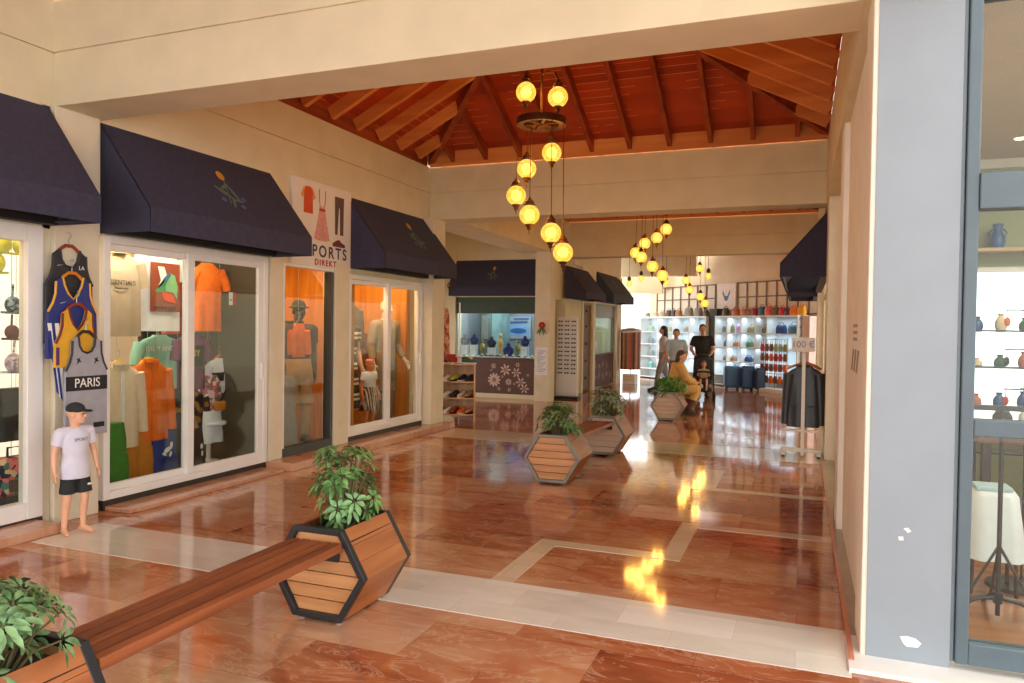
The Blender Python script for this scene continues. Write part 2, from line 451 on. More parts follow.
struct('wall_left_pilaster', pl, m_pillar, bevel=.006)
pl = MB(); pl.box(-5.74, -5.56, 6.86, 7.08, 0, 2.42); struct('wall_left_pier', pl, m_pillar, bevel=.004)
pl = MB(); pl.box(-5.74, -5.55, 8.10, 8.41, 0, 2.42); struct('wall_left_pier', pl, m_pillar, bevel=.004)
pl = MB(); pl.box(-5.74, -5.42, 10.52, 10.95, 0, 3.335); struct('wall_left_column', pl, m_pillar, bevel=.006)
# cross beams
for i, (y0, y1, x0) in enumerate(((4.27, 4.70, -5.6), (10.75, 11.18, -6.0), (17.2, 17.63, -6.0))):
    b_ = MB(); grooved(b_, x0, .27, y0, y1, 'y'); struct('trim_%d' % (11 + i), b_, m_wall, bevel=.004)
b_ = MB(); b_.box(-6.0, -3.1, 23.7, 24.1, 3.335, 4.17); struct('trim_14', b_, m_wall)
b_ = MB(); b_.box(-5.98, -5.22, 11.18, 17.2, 3.335, 4.17); struct('trim_15', b_, m_wall)
b_ = MB(); b_.box(-6.0, -5.2, 17.63, 22.6, 3.2, 4.17); struct('trim_16', b_, m_wall)
# right longitudinal beam and columns
b_ = MB(); b_.box(.27, .75, 3.9, 22, 3.335, 4.17); b_.box(.36, .75, -2.2, 25, 4.1, 4.5); struct('wall_right', b_, m_wall)
b_ = MB(); b_.box(.30, .69, 4.1, 4.5, 0, 3.34); c_ = struct('wall_right_column', b_, m_col_r, bevel=.012)
b_ = MB(); b_.box(.325, .69, 4.092, 4.101, .02, 3.34); o = b_.build('painted_face', m_blue, c_)
b_ = MB(); flat(b_, [(-.05, .02), (-.02, .028), (.02, .02), (.045, 0), (.03, -.022), (-.02, -.025), (-.035, -.01)], facing((.525, 4.091, .118), (0, -1, 0)), .001)
flat(b_, [(-.02, .01), (.0, .016), (.015, 0), (0, -.01)], facing((.5, 4.091, .66), (0, -1, 0)), .001)
flat(b_, [(-.012, .008), (.01, .01), (.012, -.008), (-.008, -.01)], facing((.47, 4.091, .62), (0, -1, 0)), .001)
b_.build('paint_chip', PM('bare_plaster', (226, 228, 226), .8), c_)
for (y0, y1) in ((6.68, 7.1), (10.25, 10.95), (16.9, 17.6)):
    b_ = MB(); b_.box(.29, .72, y0, y1, 0, 3.335); struct('wall_right_column', b_, m_col_r, bevel=.01)
# wall above the shop on the right, seen over the window and behind it
b_ = MB(); b_.box(.69, 4.7, 4.15, 4.4, 3.3, 4.17); struct('wall_right_front', b_, m_wall)

# right hand shop fronts between the columns: frame, pane, three stripes
def infill(k, y0, y1, stripes, x=.44, h=.03):
    r = sroot('window_%d' % k, (x, y0, 0))
    L = y1 - y0
    mb = MB(); mb.box(-h, h, 0, .08, 0, 3.33); mb.box(-h, h, L - .08, L, 0, 3.33); mb.box(-h, h, .08, L - .08, 0, .12); mb.box(-h, h, .08, L - .08, 3.2, 3.33)
    mb.box(-h, h, .08, L - .08, 2.3, 2.4)
    mb.build('window_frame', m_col_r, r, bevel=.004)
    MB().box(-.004, .004, .08, L - .08, .12, 3.2).build('pane', glass_mat('shop_glass', (228, 224, 206), 1.0), r)
    if stripes:
        mb = MB()
        for i in range(3):
            flat(mb, [(-.34 + i * .24, -.08), (-.22 + i * .24, -.08), (-.06 + i * .24, .07), (-.18 + i * .24, .07)], facing((-.006, .75, 1.44), (-1, 0, 0)), .002)
            flat(mb, [(-.22, .13 + i * .045), (.16, .13 + i * .045), (.16, .15 + i * .045), (-.22, .15 + i * .045)], facing((-.006, .75, 1.44), (-1, 0, 0)), .002)
        mb.build('stripe_logo', PM('logo_grey', (150, 140, 118), .6), r)
pn = struct('wall_right_panel', MB().box(.335, .42, 4.5, 6.68, 0, 3.34), m_col_r)
mb = MB()
for i in range(3):
    flat(mb, [(-.34 + i * .24, -.08), (-.22 + i * .24, -.08), (-.06 + i * .24, .07), (-.18 + i * .24, .07)], facing((.334, 5.55, 1.44), (-1, 0, 0)), .002)
    flat(mb, [(-.22, .13 + i * .045), (.16, .13 + i * .045), (.16, .15 + i * .045), (-.22, .15 + i * .045)], facing((.334, 5.5, 1.44), (-1, 0, 0)), .002)
mb.build('stripe_logo', PM('logo_grey', (150, 140, 118), .6), pn)
infill(9, 7.1, 10.25, False)
infill(10, 10.95, 16.9, False)  # this and the next: unseen glazing replacing solid wall, added to let daylight in
infill(13, 17.6, 20.5, False)

# ------------------------------------------------------------------ hipped timber roofs
def hip_roof(yA, yB, name):
    xA, xB = -5.62, .29; xc, yc, za, zb = (xA + xB) / 2, (yA + yB) / 2, 5.88, 4.37
    r = sroot(name, (0, 0, 0))
    apex = (xc, yc, za)
    mb = MB()
    e = .35; zl = zb - e * (za - zb) / (xB - xc)
    c4 = [(xA, yA, zb), (xB, yA, zb), (xB, yB, zb), (xA, yB, zb)]
    top = (xc, yc, za + .06)
    vs = c4 + [apex] + [(p[0], p[1], p[2] + .06) for p in c4] + [top]
    mb._add(vs, [(0, 1, 4), (1, 2, 4), (2, 3, 4), (3, 0, 4), (5, 9, 6), (6, 9, 7), (7, 9, 8), (8, 9, 5), (0, 5, 6, 1), (1, 6, 7, 2), (2, 7, 8, 3), (3, 8, 5, 0)])
    mb.build('roof_boards', m_board, r)
    sx = (za - zb) / (xB - xc); sy = (za - zb) / (yB - yc)
    def zroof(x, y): return za - max(abs(x - xc) * sx, abs(y - yc) * sy)
    # hip rafters
    for p in c4:
        d = V(apex) - V(p)
        a = V(p) + V((0, 0, -.07)); b2 = V(apex) + V((0, 0, -.1))
        MB().beam(a, b2, .09, .2).build('hip_rafter', m_raft_d, r)
    hw, hd = .035, .085
    n = 10
    for k in range(n):
        x = xA + .44 + k * (xB - xA - .84) / (n - 1)
        ye = (yB - yc) * (abs(x - xc) / (xB - xc))
        for sgn in (-1, 1):
            y1 = yc + sgn * (yB - yc - .02); y0 = yc + sgn * (ye + .03)
            if abs(y1 - y0) < .15: continue
            MB().beam((x, y1, zroof(x, y1) - hd), (x, y0, zroof(x, y0) - hd), .06, .16).build('rafter', m_raft_d, r)
    for k in range(n):
        y = yB - .46 - k * (yB - yA - .92) / (n - 1)
        xe = (xB - xc) * (abs(y - yc) / (yB - yc))
        for sgn in (-1, 1):
            x1 = xc + sgn * (xB - xc - .02); x0 = xc + sgn * (xe + .03)
            if abs(x1 - x0) < .15: continue
            MB().beam((x1, y, zroof(x1, y) - hd), (x0, y, zroof(x0, y) - hd), .07, .16).build('rafter', m_raft, r)
    # eave boards on the beams
    mb = MB()
    mb.box(xA + .03, xB - .03, yB - .06, yB - .035, 4.17, zb + .04); mb.box(xA + .03, xB - .03, yA + .035, yA + .06, 4.17, zb + .04)
    mb.build('eave_board', m_raft, r)
    mb = MB(); mb.box(xA - .03, xA - .01, yA + .07, yB - .07, 4.17, zb + .02); mb.box(xB + .01, xB + .03, yA + .07, yB - .07, 4.17, zb + .02); mb.build('wall_plate', m_raft_d, r)
    return r
hip_roof(4.72, 10.77, 'ceiling')
hip_roof(11.2, 17.22, 'ceiling')
hip_roof(17.65, 23.7, 'ceiling')
# roof edge over the front bay
hip_roof(-2.2, 4.29, 'ceiling')
struct('ceiling', MB().box(-6.0, -5.6, -2.2, 4.27, 4.17, 4.4), m_raft)
p_ = MB(); p_.box(-8.7, -8.6, 10.9, 13.2, 0, 4.1); p_.box(-8.7, -8.6, 15.2, 17.6, 0, 4.1); p_.box(-8.7, -8.6, 13.2, 15.2, 2.3, 4.1); struct('wall_left_passage_unseen', p_, m_wall)  # unseen wall added to hold daylight out of the recess
struct('wall_left_passage_unseen', MB().box(-8.6, -6.0, 10.86, 10.95, 0, 4.1), m_wall)
# flat ceiling of the side passage and of the front right
struct('ceiling', MB().box(-10.5, -6.0, 10.75, 17.6, 4.05, 4.17), m_wall)

# ------------------------------------------------------------------ shops on the left: boxes behind the fronts
def shop_box(tagname, y0, y1, x0, mat_w, mat_f, zt=2.55, mat_s=None):
    struct('wall_' + tagname + '_back', MB().box(x0 - .08, x0, y0, y1, 0, zt), mat_w)
    struct('wall_' + tagname + '_side', MB().box(x0, -5.75, y0 - .08, y0, 0, zt), mat_s or mat_w)
    struct('ceiling', MB().box(x0, -5.75, y0, y1, zt, zt + .06), m_wall_in)
    struct('floor', MB().box(x0, -5.62, y0, y1, -.02, .05), mat_f)
m_shopfloor = wood_mat('shop_floor', (120, 78, 48), (146, 98, 62), 0, .3)
m_ply = wood_mat('ply_wall', (196, 150, 98), (210, 168, 116), 2, .6)
m_orange_wall = wood_mat('pine_panel', (196, 126, 48), (212, 146, 62), 2, .5, scale=10)
shop_box('shop_one', -1.0, 4.17, -6.1, m_ply, m_shopfloor)
shop_box('shop_two', 4.62, 6.92, -7.6, m_wall_in, m_shopfloor)
shop_box('shop_three', 7.0, 8.76, -7.0, m_orange_wall, m_shopfloor, mat_s=PM('partition_dark_reflection', (74, 68, 54), .6, .1, 4))  # dark side wall: the outside reflected in the pane put into its colour
shop_box('shop_four', 8.84, 10.7, -7.2, m_orange_wall, m_shopfloor)
struct('wall_shop_four_far', MB().box(-7.2, -5.98, 10.7, 10.8, 0, 2.55), m_orange_wall)

def front(k, y0, y1, z0, z1, split=None, fw=.065, mat=None, thr=True, x=-5.62):
    """white framed shop front: outer frame, sliding leaves with their own frames, panes, dark threshold"""
    mat = mat or m_white
    r = sroot('door_%d' % k if split else 'window_%d' % k, (x, y0, 0)); L = y1 - y0
    mb = MB(); mb.box(-.05, .05, 0, fw, z0, z1); mb.box(-.05, .05, L - fw, L, z0, z1); mb.box(-.05, .05, fw, L - fw, z0, z0 + fw); mb.box(-.05, .05, fw, L - fw, z1 - fw, z1)
    mb.build('door_frame' if split else 'window_frame', mat, r, bevel=.006)
    if thr: MB().box(-.04, .045, 0, L, 0, z0).build('threshold', m_black, r)
    if split:
        m = split - y0
        for i, (a, b, xo) in enumerate(((fw, m + .03, -.02), (m - .03, L - fw, .02))):
            lf = MB(); f2 = .06 if i == 0 else .085
            fa = .03 if i == 0 else f2
            lf.box(xo - .02, xo + .02, a, a + fa, z0 + fw, z1 - fw); lf.box(xo - .02, xo + .02, b - f2, b, z0 + fw, z1 - fw)
            lf.box(xo - .02, xo + .02, a + fa, b - f2, z0 + fw, z0 + fw + .06); lf.box(xo - .02, xo + .02, a + fa, b - f2, z1 - fw - .06, z1 - fw)
            d = lf.build('sliding_leaf', mat, r, bevel=.004)
            MB().box(xo - .004, xo + .004, a + fa, b - f2, z0 + fw + .06, z1 - fw - .06).build('pane', m_glass, d)
            if i == 1:
                hb = MB().box(xo + .02, xo + .05, b - .055, b - .03, 1.02, 1.2); hb.build('handle', mat, d, bevel=.006)
    else:
        MB().box(-.004, .004, fw, L - fw, z0 + fw, z1 - fw).build('pane', m_glass, r)
    return r
front(1, 1.4, 4.17, .085, 2.37, fw=.13)
front(2, 4.72, 6.83, .085, 2.37, split=5.70)
m_greyf = PM('dark_grey_frame', (62, 64, 62), .45, .05)
w3 = front(3, 7.09, 8.09, .09, 2.34, fw=.035, thr=False)
MB().box(-.05, .052, .0, .95, .09, .19).build('bottom_rail', m_greyf, w3, bevel=.003)
MB().box(-.055, .056, .93, .985, .09, 2.3).build('edge_rail', m_greyf, w3, bevel=.003)
front(4, 8.43, 10.5, .15, 2.31, split=9.48)

# ------------------------------------------------------------------ shop lights; unseen row behind the glass added to front-light the clothes
TL = (0, .42, 0)
area('shop_light', (-5.83, 3.4, 2.52), .12, 8, (255, 226, 180), TL, 1.2)
area('shop_light', (-5.80, 5.2, 2.53), .12, 11, (255, 238, 214), (0, .6, 0), .9)
area('shop_light', (-6.7, 5.3, 2.5), .6, 15, (255, 238, 214), (0, 0, 0), .8)
area('shop_light', (-5.80, 6.25, 2.53), .12, 5, (255, 228, 190), TL, .7)
area('shop_light', (-5.83, 7.6, 2.53), .12, 11, (255, 196, 120), TL, .8)
area('shop_light', (-6.6, 7.8, 2.5), .4, 12, (255, 184, 92))
area('shop_light', (-5.83, 9.0, 2.53), .12, 20, (255, 228, 190), TL, .8)
area('shop_light', (-5.83, 10.0, 2.53), .12, 11, (255, 206, 150), TL, .7)
area('shop_light', (-6.7, 9.0, 2.5), .5, 9, (255, 224, 186))
area('shop_light', (-6.7, 10.2, 2.5), .4, 4, (255, 190, 110))
# ------------------------------------------------------------------ awnings
m_navy = PM('navy_canvas', (56, 55, 76), .9, .1, 22, bump=.08)
m_navy_d = PM('awning_metal', (40, 42, 48), .5, .05)
m_emb_g = PM('embroidery_green', (92, 112, 92), .8); m_emb_b = PM('embroidery_blue', (72, 92, 140), .8); m_emb_o = PM('embroidery_orange', (206, 142, 40), .8)
def awning(label, loc, L, rot=0.0, proj=.57, zt=3.32, zb=2.585, zv=2.38, emb=None, es=1.0, group='navy awnings over the shops', mat=None):
    mat = mat or m_navy
    r = thing('awning', label, 'awning', (loc[0], loc[1], zv), rot, group)
    T, B = zt - zv, zb - zv
    mb = MB(); mb.prism([(0, T), (proj, B), (proj - .012, B - .004), (0, T - .016)], 'y', 0, L); mb.build('canopy', mat, r)
    mb = MB(); mb.prism([(proj, B), (proj + .002, 0), (proj - .008, 0), (proj - .01, B)], 'y', 0, L); mb.build('valance', mat, r)
    for y in (0.0, L - .006):
        mb = MB(); mb.prism([(0, T - .004), (proj - .002, B - .002), (proj - .002, 0), (0, 0)], 'y', y, y + .006); mb.build('end_panel', mat, r)
    mb = MB(); mb.tube([(.02, .02, .03), (proj - .025, .02, .03), (proj - .025, L - .02, .03), (.02, L - .02, .03)], .012, 8)
    for q in (.02, L - .02): mb.tube([(proj - .025, q, .03), (proj - .025, q, B - .02), (.02, q, T - .03)], .01, 8)
    mb.build('frame', m_navy_d, r)
    MB().box(.004, .11, .012, L - .012, .004, .13).build('back_strip', PM('strip_black', (26, 25, 26), .6, .1), r)  # added dark box along the wall end of the canopy
    if emb is not None:
        d = V((proj, 0, B - T)).normalized(); nrm = V((-d.z, 0, d.x)); t = .52
        c = V((proj * t, emb, T + (B - T) * t)) + nrm * .003
        M = Matrix((V((0, 1, 0)), -d, nrm)).transposed().to_4x4(); M.translation = c
        M = M @ Matrix.Diagonal((es, es, 1, 1)) @ Matrix.Rotation(-.35, 4, 'Z')
        g = MB(); o_ = MB()
        for a, x, y, s in ((.9, -.02, .02, 1), (2.2, .05, .0, 1.1), (-.5, .0, -.05, .9), (.2, .07, -.06, .8), (2.7, -.06, -.04, .9), (1.5, .03, -.1, .9)):
            flat(g, oval(x, y, .058 * s, .013 * s, a, 10), M, .0015)
        flat(g, [(-.004, -.13), (.004, -.13), (.0, .1), (-.01, .1)], M, .0015)
        buds = []
        for x, y in ((.1, -.1), (-.05, -.12), (.12, -.02)): buds.append(flat(MB(), oval(x, y, .024, .017, .5, 10), M, .0018))
        flat(o_, oval(-.025, .125, .032, .04, .2, 12), M, .002)
        pr = g.build('emblem', m_emb_g, r); o_.build('flower', m_emb_o, pr); [q.build('bud', m_emb_b, pr) for q in buds]
    return r
awning('navy awning over the first shop at the left edge of the photo', (-5.6, 1.6), 2.63)
awning('navy awning with flower emblem over the white doors showing the orange shirt', (-5.6, 4.70), 2.18, emb=1.18, es=1.55)
awning('navy awning with flower emblem right of the white clothes sign', (-5.6, 8.43), 2.15, emb=1.28, es=1.55)
awning('broad navy awning facing forward above the bright jewellery window', (-7.72, 16.1), 2.16, -PI / 2, proj=.30, zt=3.2, zb=2.56, zv=2.36, emb=1.05, es=1.15)
awning('navy awning over the tall sunglasses display beyond the column', (-5.2, 16.9), 1.9, proj=.5, zt=3.12, zb=2.5, zv=2.34)
awning('dark navy awning with leaf emblem beyond the sunglasses display', (-5.2, 19.6), 2.6, proj=.5, zt=3.19, zb=2.58, zv=2.37, emb=1.3, mat=PM('navy_canvas_green', (54, 62, 70), .9, .1, 22))
awning('navy awning on the right wall above the leather jackets', (.33, 15.4), 4.45, PI, proj=.63, zt=3.3, zb=2.575, zv=2.38)
awning('far navy awning on the right wall behind the nearer right awning', (.33, 19.6), 2.6, PI, proj=.63, zt=3.3, zb=2.575, zv=2.38)

# ------------------------------------------------------------------ clothes sign over the third shop
m_sign = PM('sign_white', (228, 222, 214), .5, .02, 4)
sg = thing('shop_sign', 'white sign with orange shirt, pink dress and trousers above the single window', 'sign', (-5.6, 7.22, 2.34))
MB().box(0, .045, 0, 1.22, 0, 1.03).build('panel', m_sign, sg, bevel=.004)
def SM(y, zz): return facing((.046, y - 7.22, zz - 2.34), (1, 0, 0))
m_ink = PM('ink_navy', (60, 64, 96), .6); m_ink_r = PM('ink_red', (168, 42, 48), .6); m_or = PM('print_orange', (206, 84, 44), .7); m_orl = PM('print_orange_light', (224, 150, 84), .7)
m_pk = PM('print_pink', (216, 154, 146), .7, .12, 30); m_br = PM('print_brown', (96, 76, 66), .7)
text('lettering', 'SPORTS', .2, m_ink, sg, SM(7.905, 2.53), spacing=1.34, sx=1.0, bold=.004)
text('lettering', 'DIREKT', .1, m_ink_r, sg, SM(7.88, 2.395), spacing=1.3, sx=1.1, bold=.003)
mb = MB(); M = SM(7.52, 3.13)
flat(mb, [(-.09, -.16), (.09, -.16), (.085, .1), (.05, .16), (-.05, .16), (-.085, .1)], M, .002); mb.build('printed_shirt', m_or, sg)
mb = MB(); flat(mb, [(-.085, .1), (-.05, .15), (-.09, .145), (-.145, .04), (-.1, .01)], M, .0022); mb.build('printed_sleeve', m_orl, sg); mb = MB(); flat(mb, [(.085, .1), (.1, .01), (.145, .04), (.09, .145), (.05, .15)], M, .0022); mb.build('printed_sleeve', m_orl, sg)
mb = MB(); M = SM(7.80, 2.98)
flat(mb, [(-.06, .06), (.06, .06), (.1, -.1), (.16, -.3), (.06, -.315), (-.06, -.315), (-.16, -.3), (-.1, -.1)], M, .002)
flat(mb, [(-.055, .06), (-.06, .15), (-.03, .12), (0, .09), (.03, .12), (.06, .15), (.055, .06)], M, .002); mb.build('printed_dress', m_pk, sg)
mb = MB(); flat(mb, [(-.06, .05), (.06, .05), (.06, .08), (-.06, .08)], M, .003)
for s in (-1, 1): flat(mb, [(s * .05, .14), (s * .06, .14), (s * .07, .31), (s * .06, .31)], M, .003)
mb.build('printed_belt', m_ink_r, sg)
mb = MB(); M = SM(8.165, 3.0)
flat(mb, [(-.1, .26), (.1, .26), (.09, -.22), (.02, -.22), (.01, .12), (-.01, .12), (-.04, -.22), (-.09, -.22)], M, .002); mb.build('printed_trousers', m_br, sg)
mb = MB(); flat(mb, [(-.14, -.05), (.13, -.05), (.13, -.01), (.05, .01), (.0, .045), (-.06, .03), (-.14, -.01)], SM(8.165, 2.675), .002); mb.build('printed_shoe', PM('print_maroon', (110, 58, 58), .7), sg)

# ------------------------------------------------------------------ hanging mosaic lamps
m_brass = PM('aged_brass', (96, 62, 34), .45, .2, 30, metal=.6)
def globe_mat():
    m = bpy.data.materials.new('amber_mosaic_glass'); m.use_nodes = True
    nt = m.node_tree; n = nt.nodes; n.clear(); l = nt.links
    tc = n.new('ShaderNodeTexCoord'); vo = n.new('ShaderNodeTexVoronoi'); vo.inputs['Scale'].default_value = 26; vo.feature = 'DISTANCE_TO_EDGE'
    v2 = n.new('ShaderNodeTexVoronoi'); v2.inputs['Scale'].default_value = 26
    l.new(tc.outputs['Object'], vo.inputs['Vector']); l.new(tc.outputs['Object'], v2.inputs['Vector'])
    sp = n.new('ShaderNodeSeparateColor'); l.new(v2.outputs['Color'], sp.inputs[0])
    cr = n.new('ShaderNodeValToRGB'); e = cr.color_ramp.elements
    e[0].color = lin((244, 170, 50)); e[1].color = lin((255, 208, 104)); l.new(sp.outputs[0], cr.inputs[0])
    lt = n.new('ShaderNodeMath'); lt.operation = 'GREATER_THAN'; lt.inputs[1].default_value = .03; l.new(vo.outputs['Distance'], lt.inputs[0])
    mx = n.new('ShaderNodeMix'); mx.data_type = 'RGBA'; mx.inputs[6].default_value = lin((226, 140, 36)); l.new(lt.outputs[0], mx.inputs[0]); l.new(cr.outputs[0], mx.inputs[7])
    em = n.new('ShaderNodeEmission'); em.inputs[1].default_value = 1.5; l.new(mx.outputs[2], em.inputs[0])
    tr = n.new('ShaderNodeBsdfTransparent'); tr.inputs[0].default_value = lin((255, 206, 120))
    a = n.new('ShaderNodeMixShader'); a.inputs[0].default_value = .45
    l.new(em.outputs[0], a.inputs[1]); l.new(tr.outputs[0], a.inputs[2])
    o = n.new('ShaderNodeOutputMaterial'); l.new(a.outputs[0], o.inputs[0])
    return m
m_globe = globe_mat()
m_bulb = EM('bulb', (255, 226, 150), 3.6)
LE = 17
def chandelier(label, x, y, zr, globes, top):
    r = thing('chandelier', label, 'chandelier', (x, y, zr), 0)
    mb = MB()
    R = .235
    rings = []
    for k in range(28):
        a = 2 * PI * k / 28; c = V((math.cos(a), math.sin(a), 0))
        rings.append([c * (R + dx) + V((0, 0, dz)) for dx, dz in ((-.04, -.025), (.035, -.035), (.035, .04), (-.04, .03))])
    rings.append(rings[0]); mb.loft(rings, False, False)
    for k in range(3): mb.beam((-R * math.cos(k * PI / 3), -R * math.sin(k * PI / 3), 0), (R * math.cos(k * PI / 3), R * math.sin(k * PI / 3), 0), .03, .04)
    mb.build('wheel_ring', m_brass, r, smooth=True, angle=50)
    mb = MB(); mb.tube([(0, 0, .02), (0, 0, top - zr)], .012, 8)
    mb.lathe([(.0, .0), (.05, .0), (.03, .06), (.012, .1)], (0, 0, .02), 12)
    mb.build('stem', m_brass, r, smooth=True)
    for (gx, gy, gz) in globes:
        g = gz - zr
        mb = MB()
        rr = .108
        mb.lathe([(rr * math.sin(t), g - rr * math.cos(t)) for t in [.3 + i * (PI - .6) / 10 for i in range(11)]], (gx, gy, 0), 20)
        s = mb.build('globe', m_globe, r, smooth=True)
        MB().ell((gx, gy, g), (.058, .058, .06)).build('bulb', m_bulb, s, smooth=True)
        point('globe_light', (x + gx, y + gy, gz), LE, (255, 228, 186), .1)
        mb = MB(); mb.lathe([(.058, g + rr - .012), (.062, g + rr + .004), (.045, g + rr + .02), (.05, g + rr + .03), (.022, g + rr + .06), (.008, g + rr + .085)], (gx, gy, 0), 14)
        mb.build('cap', m_brass, s, smooth=True)
        mb = MB(); mb.lathe([(.045, g - rr + .012), (.048, g - rr), (.022, g - rr - .025), (.026, g - rr - .04), (.008, g - rr - .06), (.004, g - rr - .1)], (gx, gy, 0), 12)
        mb.build('finial', m_brass, s, smooth=True)
        if g < 0:
            mb = MB(); mb.tube([(gx, gy, g + rr + .08), (gx * .95, gy * .95, -.03)], .0045, 6); mb.build('chain', m_brass, s)
        else:
            mb = MB(); mb.tube([(gx, gy, g + rr + .08), (gx * .8, gy * .8, g + rr + .16), (gx * .3, gy * .3, g + rr + .18), (0, 0, g + rr + .17)], .012, 8); mb.build('arm', m_brass, s, smooth=True)
CX = -2.675
chandelier('nearest hanging lamp, eight amber globes spiralling below a wheel ring', CX, 7.7, 3.85, [(-.144, -.1, 4.16), (.2, -.05, 4.09), (.057, .2, 3.565), (-.234, .2, 3.405), (-.279, 0, 3.077), (-.048, -.2, 2.826), (.195, -.2, 2.628), (.267, .0, 2.441)], 5.8)
chandelier('second hanging lamp, cluster of amber globes beyond the middle cross beam', CX, 14.2, 3.9, [(.248, .05, 3.527), (.044, .2, 3.39), (-.183, .2, 3.29), (-.32, .03, 3.095), (-.169, -.18, 2.99), (.052, -.22, 2.81), (.227, -.15, 2.64)], 5.8)
chandelier('farthest amber lamp cluster, hanging before the bag shop', CX, 20.7, 3.9, [(.044, .2, 3.32), (-.302, .05, 2.99), (-.177, -.1, 2.73), (.121, -.2, 2.536), (.224, -.05, 2.363)], 5.8)
for (x, y, z0, lab) in ((-5.03, 23.0, 3.05, 'small hanging lamp before the bright opening, the lower one'), (-4.66, 23.0, 3.21, 'small hanging lamp beside the bright opening, the higher one'), (-2.55, 22.2, 3.2, 'small amber lamp right of the far lamp cluster'), (-3.85, 22.8, 3.06, 'small amber lamp half hidden behind the second lamp cluster')):
    r = thing('pendant_lamp', lab, 'lamp', (x, y, z0), 0, 'small lamps at the far end')
    MB().lathe([(.02, -.09), (.07, -.04), (.085, .02), (.06, .08), (.03, .1)], (0, 0, 0), 14).build('globe', m_globe, r, smooth=True)
    MB().ell((0, 0, 0), (.03, .03, .04)).build('bulb', m_bulb, r)
    MB().lathe([(.04, .09), (.06, .13), (.05, .2), (.012, .24)], (0, 0, 0), 12).build('cap', m_navy_d, r, smooth=True)
    MB().tube([(0, 0, .22), (0, 0, 4.3 - z0)], .006, 6).build('cord', m_navy_d, r)
# ------------------------------------------------------------------ hexagonal planters and benches
m_slat = wood_mat('planter_wood_light', (196, 134, 84), (214, 156, 104), 0, .4, scale=9)
m_side = wood_mat('planter_wood', (146, 82, 40), (170, 102, 54), 1, .4, scale=7)
m_bench = wood_mat('bench_wood', (120, 62, 31), (150, 84, 46), 1, .5, scale=9)
m_slat_p = wood_mat('planter_wood_pale', (222, 196, 170), (206, 172, 142), 0, .4, scale=9)
m_fr = PM('planter_frame_black', (40, 40, 42), .4, .08, 12, metal=.3)
m_frg = PM('planter_frame_hazed', (118, 112, 100), .35, .06, 12, metal=.3)  # far frames: haze and reflection on dark metal put into the colour
m_soil = PM('soil', (58, 42, 30), .95, .3, 40, bump=.6)
def planter(label, loc, depth, rot=0.0, slat=None, frame=None):
    r = thing('planter', label, 'planter', loc, rot)
    slat = slat or m_slat; frame = frame or m_fr
    H = [(-.155, .018), (.155, .018), (.305, .268), (.155, .518), (-.155, .518), (-.305, .268)]
    for y in (.0, depth):
        mb = MB(); w_ = .032
        outer = H; inner = []
        for i, p in enumerate(H):
            c = V((0, .268)); d = V(p) - c; inner.append(tuple(c + d * (1 - .034 / d.length * 1.12)))
        for i in range(6):
            j = (i + 1) % 6
            ya, yb = y - .02, y + .02
            q = [outer[i], outer[j], inner[j], inner[i]]
            mb.prism(q, 'y', ya, yb)
        mb.build('frame', frame, r, bevel=.003)
    # front and back slats, six boards each side, clipped by the hexagon
    for y in (.012, depth - .024):
        mb = MB(); n = 6; z0, z1 = .044, .492
        for k in range(n):
            a = z0 + (z1 - z0) * k / n + .0032; b = z0 + (z1 - z0) * (k + 1) / n - .0032
            def hw(z): return .284 - abs(z - .268) * .6
            mb.prism([(-hw(a), a), (hw(a), a), (hw((a + b) / 2), (a + b) / 2), (hw(b), b), (-hw(b), b), (-hw((a + b) / 2), (a + b) / 2)], 'y', y, y + .014)
        mb.build('slat_panel', slat, r)
    # oblique side panels, three boards each
    for (p, q) in ((H[1], H[2]), (H[2], H[3]), (H[4], H[5]), (H[5], H[0])):
        mb = MB(); d = V(q) - V(p); nr = V((d.y, -d.x)).normalized() * -.012
        for k in range(3):
            a = V(p) + d * (k / 3 + .003) + nr * .2; b = V(p) + d * ((k + 1) / 3 - .003) + nr * .2
            mb.prism([tuple(a), tuple(b), tuple(b + nr), tuple(a + nr)], 'y', .02, depth - .02)
        mb.build('side_panel', m_side, r)
    mb = MB(); mb.box(-.155, .155, .02, depth - .02, .03, .05); mb.build('base_panel', m_side, r)
    mb = MB(); mb.box(-.19, .19, .026, depth - .026, .40, .455); mb.build('soil', m_soil, r, jitter=.01)
    for x in (-.12, .12):
        for y in (.03, depth - .03):
            MB().lathe([(.02, 0), (.022, .008), (.012, .012), (.012, .03)], (x, y, 0), 10).build('foot', PM('chrome', (180, 180, 182), .2, metal=.9), r)
    return r
planter('wooden hexagonal planter at the bottom left corner, near end of the bench', (-2.45, 1.38, 0), .49, .0)
planter('black framed hexagonal planter at the far end of the front bench', (-2.445, 3.43, 0), .47, .0)
planter('dark framed hexagonal planter greyed by haze, front one of the middle pair', (-2.41, 7.42, 0), .55, .03, frame=m_frg)
planter('dark framed hexagonal planter greyed by haze, rear one of the middle pair', (-2.36, 9.36, 0), .55, .03, frame=m_frg, slat=m_slat_p)
planter('pale slatted hexagonal planter beside the person in the yellow coat', (-2.23, 13.5, 0), .52, .03, frame=m_frg, slat=m_slat_p)
planter('farthest hexagonal planter behind the person in the yellow coat', (-2.2, 15.35, 0), .52, .03, frame=m_frg, slat=m_slat_p)
